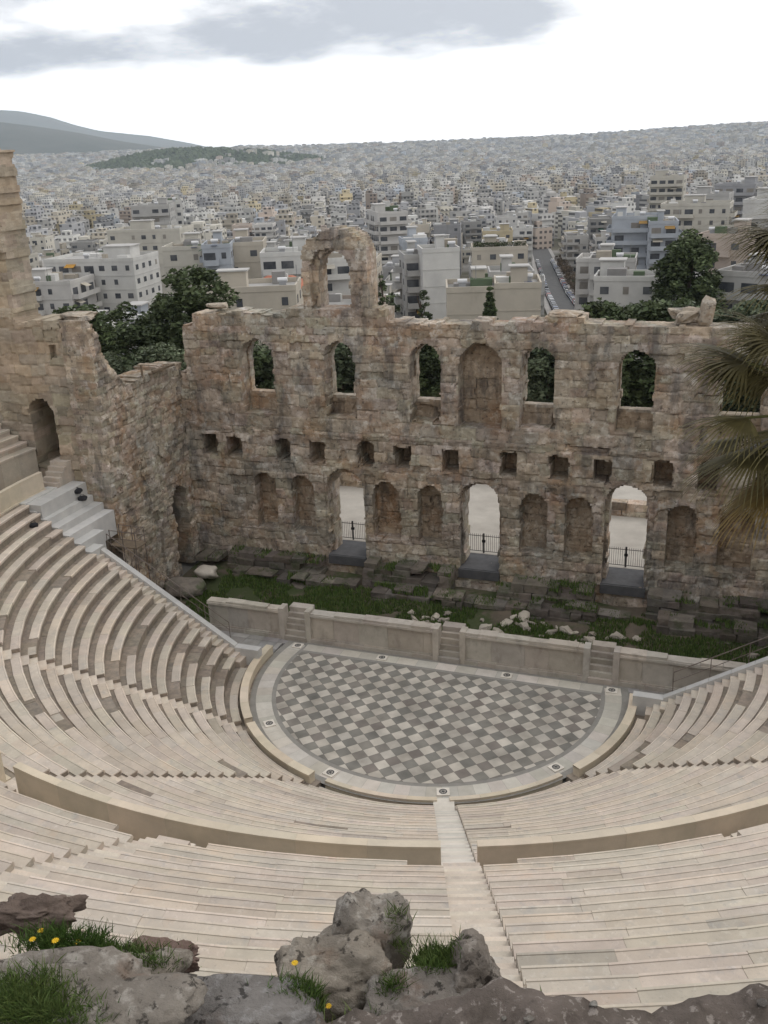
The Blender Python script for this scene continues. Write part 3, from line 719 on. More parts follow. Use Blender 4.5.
ae = empty('retaining_wall', (30, 2.6, 0), 0, 'high ruined retaining wall ending the seats at the far right', 'ruined wall')
ruin_wall('masonry', (20.6, 1.75, 0), (1, 0, 0), 18.5, 20.5, 2.2, an2_code, 'stone', .25, 43, ae, course=.6, blen=1.2)
# loose stones crowning the walls
def rock(name, c, sx, sy, sz, mname='stone', seed=0, sub=3, rough=.28, rz=0, parent=None, freq=1.0, smooth=True, tn=(1, 1, 1), bottom=None):
    import bmesh
    bm = bmesh.new(); bmesh.ops.create_icosphere(bm, subdivisions=sub, radius=1)
    mr = Matrix.Rotation(rz, 3, 'Z')
    for v in bm.verts:
        p = v.co.copy(); k = 1+rough*noise.noise(p*1.2*freq+Vector((seed*3.1, seed, 0)))*1.6+rough*.45*noise.noise(p*3.1*freq+Vector((seed, 0, seed)))+rough*.3*noise.noise(p*7.5*freq+Vector((seed, 3, seed)))+rough*.22*noise.noise(p*17*freq)
        # box-ish
        q = Vector([math.copysign(abs(a)**.72, a) for a in p])*k
        q = mr @ Vector((q.x*sx, q.y*sy, q.z*sz)); v.co = q
    me = bpy.data.meshes.new(name); bm.to_mesh(me); bm.free(); me.materials.append(MT[mname])
    a = me.attributes.new('Col', 'FLOAT_COLOR', 'FACE'); a.data.foreach_set('color', [x for _ in me.polygons for x in (*tn, 1.0)])
    if smooth: me.polygons.foreach_set('use_smooth', [True]*len(me.polygons))
    o = bpy.data.objects.new(name, me); col.objects.link(o)
    if parent is not None: o.parent = parent; o.location = Vector(c)-parent.location
    else: o.location = c
    return o
o = rock('coping_stone', (12.3, 12.9, 18.5), .42, .4, .85, seed=3, sub=2, rough=.2, smooth=False); o.rotation_euler = (0, .15, 0)
tag(o, 'upright pale stone standing alone on the wall top at right', 'stone block')
tag(rock('coping_stone', (11.3, 13.3, 18.2), .85, .6, .42, seed=8, rough=.45, smooth=False), 'rounded grey rubble lump on the wall top beside the upright stone', 'stone block')
tag(rock('coping_stone', (-18.7, 13.0, 18.35), .7, .5, .2, seed=9, rough=.3, sub=2, smooth=False), 'flat loose block on the wall top at its left end', 'stone block')
tag(rock('coping_stone', (-23.0, 4.0, 19.1), 1.1, .8, .22, seed=12, rough=.3, smooth=False, mname='stone'), 'long weathered stone slab crowning the left corner wall', 'stone block')
tag(rock('coping_stone', (4.4, 13.0, 18.25), 1.0, .8, .16, seed=19, rough=.2, smooth=False), 'pale slab on the raised part of the wall top right of centre', 'stone block')

# ------------------------------------------------------------------ stage podium
PY = 2.62
pod = empty('stage_podium', (0, PY, 0), 0, 'long beige marble podium wall behind the orchestra with three small flights of steps', 'podium')
PST = [(-9.65, 1.5), (0.0, 1.35), (8.55, 1.35)]
def pod_seg(x0, x1):
    m = MB(); rn = random.Random(int(x0*10)+77)
    x = x0
    while x < x1-.05:
        xe = min(x1, x+rn.uniform(1.2, 2.3)); c = tone(.88, 1.1, .03, rn)
        m.box(x+.006, xe-.006, PY+.04+rn.uniform(-.01, .01), PY+.62, .32, 1.72, c)
        x = xe
    x = x0
    while x < x1-.05:
        xe = min(x1, x+rn.uniform(1.0, 1.9)); c = tone(.95, 1.2, .03, rn)
        m.box(x+.005, xe-.005, PY-.10, PY+.62, 1.722, 1.86, c, jit=.012, rn=rn); m.box(x+.005, xe-.005, PY-.05, PY+.42+rn.uniform(0, .25), 1.865, 2.02 if rn.random() > .12 else 1.93, c, jit=.02, rn=rn)
        m.box(x+.005, xe-.005, PY-.12, PY+.6, -.3, .24, tone(.85, 1.0, .03, rn)); m.box(x+.005, xe-.005, PY-.05, PY+.6, .242, .318, tone(.8, 1.0, .03, rn))
        x = xe
    return m.build('wall_face', 'podium', pod)
pod_seg(-15.6, -9.65-.75); pod_seg(-9.65+.75, -.68); pod_seg(.68, 8.55-.68); pod_seg(8.55+.68, 20.3)
for x, w in PST:
    m = MB()
    for k in range(6): m.box(x-w/2+.02+.004*k, x+w/2-.02-.004*k, PY-.2+.2*k, PY+1.4, -.3 if k == 0 else .1+.3*(k-1)-.02, .30+.30*k, tone(.75, 1.05), jit=.015)
    m.build('steps', 'podium', pod)
    for s in (-1, 1):
        m = MB(); m.box(x+s*(w/2+.12)-.17, x+s*(w/2+.12)+.17, PY-.125, PY+.6, -.3, 2.06, tone(.95, 1.1), jit=.01); m.build('pier', 'podium', pod)

# ------------------------------------------------------------------ ruined stage floor: foundations, grass, rubble
mb = MB(); rn = random.Random(77); nx, ny = 70, 20
def sfz(x, y): return -.12+.28*n3(x, y, 0, .35)+.3*sstep(7, 10, y)
for i in range(nx):
    for j in range(ny):
        P = []
        for a, b in ((0, 0), (1, 0), (1, 1), (0, 1)):
            x = -21.4+(i+a)*41.8/nx; y = 3.2+(j+b)*8.9/ny; P.append((x, y, sfz(x, y)))
        mb.poly(P)
tag(mb.build('stage_ground', 'soil', smooth=True), kind='structure')
def foundation(x0, x1, y0, y1, zt, label, seed):
    rn = random.Random(seed); root = empty('foundation', ((x0+x1)/2, (y0+y1)/2, 0), 0, label, 'stone foundation', 'ruined foundations under the stage wall'); m = MB()
    z = -.3; k = 0
    while z < zt-.15:
        h = min(rn.uniform(.38, .55), zt-z)
        yy = y0+.10*k+rn.uniform(-.05, .05); x = x0
        while x < x1-.1:
            xe = min(x1, x+rn.uniform(.6, 1.5))
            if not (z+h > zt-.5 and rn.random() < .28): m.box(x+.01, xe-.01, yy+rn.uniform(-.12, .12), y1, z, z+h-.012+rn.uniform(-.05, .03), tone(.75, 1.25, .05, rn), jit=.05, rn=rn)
            x = xe
        z += h; k += 1
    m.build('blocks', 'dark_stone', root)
fl = [(-21, -19.3, 10.4, 12.0, 1.0), (-18.6, -11.5, 10.6, 12.02, 1.5), (-8.3, -2.2, 10.3, 12.02, 1.75), (.9, 7.0, 10.2, 12.02, 1.6), (10.2, 20.2, 10.4, 12.02, 1.7),
      (-17.6, -12.2, 9.3, 10.5, .7), (-12.1, -7.5, 9.5, 10.7, .55), (-7.2, -1.0, 8.9, 10.2, .85), (-1.0, 4.5, 9.3, 10.6, .5), (3.3, 7.4, 9.0, 10.2, 1.1), (7.4, 11.8, 9.5, 10.8, .45), (11.0, 20.2, 8.9, 10.3, 1.0)]
fn = ['by the tall side doorway', 'under the two left niches', 'between the left and middle gateways', 'between the middle and right gateways', 'right of the right gateway']
for i, a in enumerate(fl):
    lb = ('dark mossy block terrace against the wall '+fn[i]) if i < 5 else 'lower row of dark broken blocks, '+('far left', 'before the left gateway', 'before the left middle niches', 'before the middle gateway', 'before the two right middle niches', 'before the right gateway', 'far right')[i-5]
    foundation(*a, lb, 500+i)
tag(rock('boulder', (-19.1, 8.6, .75), .75, .5, .38, seed=31, mname='podium', tn=(1.3, 1.3, 1.3)), 'pale boulder in front of the tall dark side doorway', 'boulder')
tag(rock('boulder', (-19.6, 6.6, .45), 1.3, .8, .55, seed=33, mname='dark_stone', tn=(1.5, 1.5, 1.5)), 'large grey boulder at the foot of the left side wall', 'boulder')
# marble fragments
rn = random.Random(91); frag = []
for k in range(74):
    if k < 56: x = rn.uniform(.3, 8.9); y = 6.6+rn.uniform(-1.5, 2.1)-.15*(x-4)
    elif k < 66: x = rn.uniform(-4.5, -1.2); y = rn.uniform(6.5, 8.5)
    else: x = rn.uniform(9.5, 16.5); y = rn.uniform(5.0, 8.3)
    s = rn.uniform(.12, .46)
    if k < 6:
        o = rock('marble_fragment', (0, 0, 0), 1, .6, .42, 'podium', seed=60+k, sub=2, rough=.42, smooth=False, tn=((.9, .88, .85), (.7, .68, .66), (1.05, 1.04, 1.0))[k % 3]); frag.append(o)
    else: o = frag[k % 6].copy(); col.objects.link(o)
    o.location = (x, y, sfz(x, y)+s*.28); o.scale = (s, s*rn.uniform(.7, 1.2), s*rn.uniform(.6, 1.1)); o.rotation_euler = (rn.uniform(-.5, .5), rn.uniform(-.5, .5), rn.uniform(0, 6.28))
    tag(o, '%s broken marble fragment %s behind the podium, %s' % ('large' if s > .36 else 'middling' if s > .25 else 'small', 'close' if y < 6.3 else 'well' if y < 7.6 else 'far', 'left of the central steps' if x < -.8 else 'by the central steps' if x < 1.8 else 'between the central and right steps' if x < 5.5 else 'left of the right steps' if x < 8.7 else 'right of the right steps'), 'stone fragment', 'marble fragments strewn behind the podium')
# grass on the stage floor (one mass)
def grass_mass(name, pts, hmin, hmax, w, rn, mname='grass', lean=.35):
    m = MB()
    for (x, y, z) in pts:
        h = rn.uniform(hmin, hmax); a = rn.uniform(0, 6.283); dx_, dy_ = math.cos(a), math.sin(a); l = rn.uniform(0, lean)*h; b = rn.uniform(0, 6.283)
        t = tone(.55, 1.5, .1, rn); lx, ly = math.cos(b)*l, math.sin(b)*l
        m.poly([(x-dx_*w, y-dy_*w, z), (x+dx_*w, y+dy_*w, z), (x+dx_*w*.6+lx*.5, y+dy_*w*.6+ly*.5, z+h*.6), (x+lx, y+ly, z+h), (x-dx_*w*.6+lx*.5, y-dy_*w*.6+ly*.5, z+h*.6)], t)
    return m.build(name, mname)
rn = random.Random(13); pts = []
while len(pts) < 42000:
    x, y = rn.uniform(-19, 19.5), rn.uniform(4.2, 10.2)
    dn = n3(x, y, 2, .45)+.25*n3(x, y, 4, 1.6)
    if dn < (-.3 if x < 0 else .0 if x < 7 else -.15): continue
    pts.append((x, y, sfz(x, y)-.03))
for k, a in enumerate(fl):
    for _ in range(int((a[1]-a[0])*230)):
        x, y = rn.uniform(a[0], a[1]), rn.uniform(a[2]+.1, a[3])
        if n3(x, y, k, .9) > .02: pts.append((x, y, a[4]-.2))
tag(grass_mass('grass', pts, .10, .34, .035, rn), 'green grass and weeds over the ruined stage floor', 'grass', kind='stuff')

# ------------------------------------------------------------------ gates, terrace outside, ramp
def gate(c, label):
    y = 15.6; root = empty('metal_gate', (c, y, 1.25), 0, label, 'gate', 'gates behind the stage wall'); m = MB()
    w = 1.7
    for z in (.12, 1.25): m.tube([(-w, 0, z), (w, 0, z)], .025, 5)
    for x in (-w, -.03, .03, w): m.tube([(x, 0, 0), (x, 0, 1.45)], .035, 5)
    m.build('frame', 'metal', root, local=True); m = MB()
    for k in range(24):
        x = -w+.14*k+.07; m.tube([(x, 0, .12), (x, 0, 1.4)], .012, 4)
    m.build('bars', 'metal', root, local=True)
    m = MB(); m.box(-.12, .12, -.05, .05, .78, .95, (1, 1, 1)); m.build('lock', 'black', root, local=True)
gate(-10.9, 'dark metal bar gate seen through the left gateway'); gate(-1.2, 'dark metal bar gate seen through the middle gateway'); gate(8.4, 'dark metal bar gate seen through the right gateway')
mb = MB(); mb.box(-26, 26, 14.3, 42, .5, 1.225, (1, 1, 1)); tag(mb.build('forecourt', 'terrace'), kind='structure')
def out_wall(x0, x1, y, z1, label, seed):
    root = empty('low_wall', ((x0+x1)/2, y, 1.2), 0, label, 'stone wall'); m = MB(); rn = random.Random(seed); z = 1.2
    while z < z1:
        h = rn.uniform(.4, .6); x = x0
        while x < x1:
            xe = x+rn.uniform(.8, 1.6)
            if not (z > z1-.6 and rn.random() < .25): m.box(x, xe-.02, y-.5+rn.uniform(-.1, .1), y+.5, z, z+h-.01, tone(1.1, 1.5, .05, rn), jit=.04, rn=rn)
            x = xe
        z += h
    m.build('blocks', 'stone', root)
out_wall(-6.5, -1.5, 31, 2.9, 'low block ruin on the sunlit forecourt behind the middle gateway', 3)
out_wall(5.0, 10.5, 25.5, 2.6, 'low block wall on the forecourt behind the right gateway', 4)
out_wall(-19, -11, 27, 2.6, 'low block wall on the forecourt behind the left gateway', 6)

# ------------------------------------------------------------------ handrails, platform, bags on the left
def rail(name, P0, P1, label, n=7, h=.95):
    root = empty(name, P0, 0, label, 'handrail'); m = MB(); P0 = Vector(P0); P1 = Vector(P1); up = Vector((0, 0, 1))
    m.tube([P0+up*h, P1+up*h], .028, 5); m.tube([P0+up*h*.5, P1+up*h*.5], .018, 5); m.build('rails', 'rust', root)
    for k in range(n):
        p = P0+(P1-P0)*(k/(n-1)); m = MB(); m.tube([p-up*.05, p+up*h], .022, 5); m.build('post', 'rust', root)
rail('handrail', (-20.0, -.45, 6.2), (-12.4, -.45, 1.4), 'brown metal handrail following the left white coping', 6)
rail('handrail', (21.0, .4, 6.8), (12.4, .4, 1.4), 'thin metal handrail following the right white coping', 6, 1.1)
root = empty('scaffold_platform', (-20.6, 2.2, 4.5), 0, 'small metal scaffold platform against the left side wall above the coping', 'scaffold')
m = MB(); m.box(-21.4, -19.4, 1.5, 2.6, 5.4, 5.48, (1.6, 1.6, 1.6)); m.build('deck', 'wood', root)
for x in (-21.3, -20.4, -19.5):
    for y in (1.55, 2.55):
        m = MB(); m.tube([(x, y, 1.2), (x, y, 6.5)], .03, 5); m.build('post', 'rust', root)
m = MB()
for z in (5.95, 6.45):
    for y in (1.55, 2.55): m.tube([(-21.3, y, z), (-19.5, y, z)], .022, 5)
    m.tube([(-19.5, 1.55, z), (-19.5, 2.55, z)], .022, 5)
m.tube([(-21.3, 1.55, 1.6), (-19.5, 1.55, 5.4)], .02, 5); m.build('guard_rails', 'rust', root)
bpy.context.view_layer.update()
def land(px, py, zd):
    hit, loc, *_ = scene.ray_cast(bpy.context.evaluated_depsgraph_get(), CAM, ray(px, py)); return loc if hit and loc.z < 22 else at_z(px, py, zd)
for (px, py, z, lb, s) in ((77, 493, 8.0, 'black bag on the white marble steps, the upper of two', 1), (83, 500, 7.4, 'black bag on the white marble steps, the lower of two', .9), (34, 527, 7.6, 'dark tool bag lying on the worn seats at left', .8)):
    p = land(px, py, z)
    root = empty('bag', p, .6, lb, 'bag'); b = rock('body', p+Vector((0, 0, .12)), .34*s, .22*s, .17*s, 'black', seed=int(px), sub=2, rough=.15, parent=root)
    m = MB(); m.tube([(-.15, 0, .22), (-.08, 0, .36), (.08, 0, .36), (.15, 0, .22)], .015, 5); m.build('handle', 'black', root, local=True)
b0 = land(158, 371, 14.8)
root = empty('timber_beams', b0, 0, 'weathered timber beams lying on the broken left wall top', 'timber'); m = MB()
m.box(b0.x-.1, b0.x+.1, b0.y-1.3, b0.y+1.4, b0.z, b0.z+.14, (1.5, 1.5, 1.5), rot=.12); m.build('beam', 'wood', root)
m = MB(); m.box(b0.x+.25, b0.x+.42, b0.y-1.0, b0.y+1.3, b0.z+.1, b0.z+.25, (1.6, 1.6, 1.6), rot=-.1); m.build('beam', 'wood', root)
m = MB(); m.box(b0.x-.05, b0.x+.05, b0.y-1.9, b0.y-1.8, b0.z-.3, b0.z+.8, (1.9, 1.9, 1.9)); m.build('stake', 'wood', root)
HAZE_D = 0.00005
MT['brown'] = mat('bare_twigs', (0.13, 0.10, 0.075), (0.09, 0.07, 0.055), 0.6, 0.9, 0, attr=True)
# ------------------------------------------------------------------ trees
def blob_pt(rn):
    while True:
        p = Vector((rn.uniform(-1, 1), rn.uniform(-1, 1), rn.uniform(-1, 1)))
        if p.length <= 1: return p
def crown_mesh(seed, h, r, z0, nc, nl, ls, kind, mname):
    rn = random.Random(seed); m = MB()
    for c in range(nc):
        p = blob_pt(rn); p = p*(p.length**-.35 if p.length > .05 else 1)
        zc = (p.z+1)/2
        if kind == 'cone': rad = r*(1-zc)*.95+.1; q = Vector((p.x*rad, p.y*rad, z0+(h-z0)*zc)); cr = r*.22*(1.1-zc*.6)
        elif kind == 'column': q = Vector((p.x*r*.8, p.y*r*.8, z0+(h-z0)*zc*.97)); cr = r*.45
        else:
            q = Vector((p.x*r*(.82+.3*rn.random()), p.y*r*(.82+.3*rn.random()), z0+(h-z0)*(.5+.43*p.z))); cr = r*rn.uniform(.20, .40)
        t0 = rn.uniform(.6, 1.45); 
        for k in range(nl):
            d = blob_pt(rn); e = q+Vector((d.x*cr, d.y*cr, d.z*cr*.75)); s = ls*rn.uniform(.6, 1.4)
            a = Vector((rn.uniform(-1, 1), rn.uniform(-1, 1), rn.uniform(-.4, .4))).normalized()*s
            b = a.cross(Vector((rn.uniform(-1, 1), rn.uniform(-1, 1), rn.uniform(-1, 1))).normalized())*.6
            t = t0*rn.uniform(.75, 1.3); m.poly([e-a, e-b, e+a, e+b], (t, t*rn.uniform(.95, 1.05), t*.95))
    return m
def trunk_mesh(seed, h, r, z0, tr):
    rn = random.Random(seed+5); m = MB(); bend = rn.uniform(-.06, .06)*h
    top = z0+(h-z0)*.75; P = [(bend*(k/5)**2, .3*bend*(k/5), -1.5+(top+1.5)*k/5) for k in range(6)]
    m.tube(P, [tr*(1.15-.85*k/5) for k in range(6)], 7)
    for k in range(7):
        a = rn.uniform(0, 6.28); zz = z0*.8+(top-z0*.8)*rn.uniform(.1, .9); f = (zz+1.5)/(top+1.5); b = Vector((bend*f*f, .3*bend*f, zz))
        e = b+Vector((math.cos(a)*r*.7, math.sin(a)*r*.7, (h-z0)*.22)); mid = (b+e)/2+Vector((0, 0, -.2)); m.tube([b, mid, e], [tr*.45, tr*.3, tr*.1], 5)
    return m
PROTO = {}
def tree(name, base, h, r, label, kind='round', z0=None, nc=46, nl=95, ls=.2, mname='leaf', seed=1, grp=None, tr=None, cat='tree', key=None, rz=0):
    z0 = h*.22 if z0 is None else z0
    if key and key in PROTO:
        src, ph, pr = PROTO[key]; t = src.copy(); col.objects.link(t); t.location = base; t.rotation_euler = (0, 0, rz); t.scale = (r/pr, r/pr, h/ph)
        for ch in src.children: c = ch.copy(); col.objects.link(c); c.parent = t
    else:
        t = empty(name, base, rz); trunk_mesh(seed, h, r, z0, tr or h*.022).build('trunk', 'bark', t, local=True)
        crown_mesh(seed, h, r, z0, nc, nl, ls, kind, mname).build('crown', mname, t, local=True)
        if key: PROTO[key] = (t, h, r)
    return tag(t, label, cat, grp)
def tree_px(name, px, py, D, wpx, label, **k):
    p = at(px, py, D); z = terrain(p.x, p.y); z = max(z, p.z-k.pop('maxh', 24)); r = wpx*D/F/2
    return tree(name, (p.x, p.y, z), p.z-z, r, label, **k)
tree_px('pine_tree', 188, 256, 98, 78, 'tallest dark tree behind the left side wall, level with the city', seed=3, nc=95, nl=190, ls=.26, z0=4)
tree_px('pine_tree', 66, 298, 92, 84, 'dark tree just right of the tall left tower', seed=5, nc=80, nl=180, ls=.26, z0=3)
tree_px('pine_tree', 122, 302, 105, 84, 'dark spreading tree between the tower and the tallest tree', seed=7, nc=80, nl=180, ls=.26, z0=3)
tree_px('olive_tree', 155, 333, 86, 74, 'greyish green olive tree in the gap behind the broken side wall', seed=9, nc=70, nl=170, ls=.2, mname='olive', z0=2)
tree_px('pine_tree', 200, 318, 94, 60, 'dark tree behind the left end of the stage wall', seed=11, nc=70, nl=170, ls=.26, z0=3)
tree_px('olive_tree', 108, 345, 84, 66, 'low olive tree behind the left corner wall', seed=14, nc=60, nl=170, ls=.2, mname='olive', z0=2)
tree_px('pine_tree', 690, 228, 150, 60, 'big dark tree standing before the long balconied block at right', seed=21, nc=110, nl=170, ls=.34, z0=5)
tree_px('fir_tree', 490, 288, 128, 40, 'dark bushy fir in front of the blank tan firewall', seed=23, kind='cone', nc=110, nl=120, ls=.26, z0=1, maxh=14)
tree_px('cypress_tree', 381, 262, 150, 10, 'slim dark cypress just right of the ruined arch', seed=25, kind='column', nc=40, nl=60, ls=.16, z0=1, maxh=16)
tree_px('cypress_tree', 424, 283, 150, 13, 'slim cypress in front of the white corner block', seed=27, kind='column', nc=40, nl=60, ls=.16, z0=1, maxh=12)
wl_ = ['first', 'second', 'third', 'fourth', 'fifth', 'sixth', 'seventh']
rt = random.Random(55)
for k, (px, py, D, w) in enumerate([(232, 330, 96, 62), (285, 328, 98, 66), (340, 326, 97, 62), (392, 326, 99, 64), (446, 326, 96, 60), (498, 330, 98, 62), (548, 325, 96, 60), (606, 297, 97, 66), (655, 289, 100, 78), (712, 296, 98, 74), (768, 290, 99, 84), (450, 318, 118, 80), (590, 312, 112, 60)]):
    where = ['behind the first arched window from the left', 'between the first and second arched windows', 'behind the second arched window', 'left of the third arched window', 'behind the third arched window', 'behind the central blind niche', 'behind the arched window right of the niche',
             'rounded bush top above the wall, left of the upright stone', 'broad green crown above the wall behind the rubble lump', 'green crown above the wall right of the upright stone', 'green crown at the right edge behind the wall', 'low crown before the blank tan wall', 'low crown at the foot of the street'][k]
    tree_px('olive_tree', px, py, D, w, ('olive tree ' if k < 7 else '')+where, seed=60+k % 4, nc=110, nl=150, ls=.25, mname='olive' if k % 3 else 'leaf', z0=.2, key='o%d' % (k % 4), rz=rt.uniform(0, 6.28))

# ------------------------------------------------------------------ city
S0, S1 = at_z(565, 312, -24), at_z(541, 249, -30)
sd_ = Vector((S1.x-S0.x, S1.y-S0.y, 0)).normalized(); sp_ = Vector((sd_.y, -sd_.x, 0)); SANG = math.atan2(-sd_.x, sd_.y)     # rotation of the street grid
mb = MB(); prev = None
for k in range(0, 36):
    c = Vector((S0.x, S0.y, 0))+sd_*(-122+12*k); row = [c+sp_*s for s in (-6.6, -4.9, -4.9, 4.9, 4.9, 6.6)]
    zz = [.25, .25, .12, .12, .25, .25]; row = [Vector((p.x, p.y, terrain(p.x, p.y)*.0+terrain(c.x, c.y)+z+.35)) for p, z in zip(row, zz)]
    if prev:
        for j in range(5): mb.poly([prev[j], prev[j+1], row[j+1], row[j]], (1, 1, 1), 1 if j in (0, 1, 3, 4) else 0)
    prev = row
tag(mb.build('street', ['asphalt', 'paving']), kind='structure')
def car_proto():
    t = empty('parked_car', (0, 0, 0)); m = MB()
    prof = [(-2.1, .35), (2.1, .35), (2.15, .75), (1.2, .9), (-1.75, .95), (-2.12, .8)]
    def extr(prof, hw, m, c, mi=0, taper=0):
        n_ = len(prof); i0 = len(m.v)
        for s in (-1, 1): m.v += [(s*(hw-(taper if z > 1.2 else 0)), y, z) for y, z in prof]
        for k in range(n_): k2 = (k+1) % n_; m.f.append((i0+k, i0+k2, i0+n_+k2, i0+n_+k)); m.c.append(c); m.m.append(mi)
        m.f += [tuple(i0+k for k in range(n_-1, -1, -1)), tuple(i0+n_+k for k in range(n_))]; m.c += [c]*2; m.m += [mi]*2
    extr(prof, .86, m, (1, 1, 1)); extr([(-1.35, 1.38), (.35, 1.38), (.3, 1.42), (-1.3, 1.42)], .7, m, (1, 1, 1)); body = m.build('body', 'car_paint', t, local=True)
    m = MB(); extr([(-1.8, .93), (1.15, .88), (.4, 1.40), (-1.4, 1.40)], .80, m, (1, 1, 1), 0, .12); m.build('windows', 'glass', t, local=True)
    for sx in (-1, 1):
        for y in (-1.3, 1.3):
            m = MB(); m.tube([(sx*.72, y, .33), (sx*.9, y, .33)], .33, 10); m.build('wheel', 'rubber', t, local=True)
    return t, body
cproto, cbody = car_proto(); paints = [((.02, .02, .025), 'black'), ((.45, .46, .48), 'silver'), ((.72, .72, .70), 'white'), ((.12, .13, .15), 'dark grey'), ((.30, .03, .03), 'red'), ((.06, .09, .20), 'blue')]
pm = []
for c, n_ in paints:
    me = cbody.data.copy(); me.attributes['Col'].data.foreach_set('color', [x for _ in me.polygons for x in (*c, 1.0)]); pm.append(me)
rn = random.Random(17); first = True
for side in (-1, 1):
    for k in range(36):
        if rn.random() < .06: continue
        c = Vector((S0.x, S0.y, 0))+sd_*(-20+6.0*k+rn.uniform(-.4, .4))+sp_*(3.7*side); pi_ = rn.choice((0, 0, 1, 1, 2, 3, 3, 4, 5))
        if first: t = cproto; kids = list(cproto.children); first = False
        else:
            t = cproto.copy(); col.objects.link(t); kids = []
            for ch in cproto.children: d_ = ch.copy(); col.objects.link(d_); d_.parent = t; kids.append(d_)
        for ch in kids:
            if ch.name.startswith('body'): ch.data = pm[pi_]
        cc = Vector((S0.x, S0.y, 0))+sd_*(-20+6.0*k)
        t.location = (c.x, c.y, terrain(cc.x, cc.y)+.5); t.rotation_euler = (0, 0, SANG+(math.pi if side > 0 else 0))
        nearfar = 'lower end' if k < 10 else 'middle' if k < 20 else 'far end'
        tag(t, '%s car parked on the %s kerb at the %s of the street' % (paints[pi_][1], 'left' if side < 0 else 'right', nearfar), 'car', 'cars parked along the street')

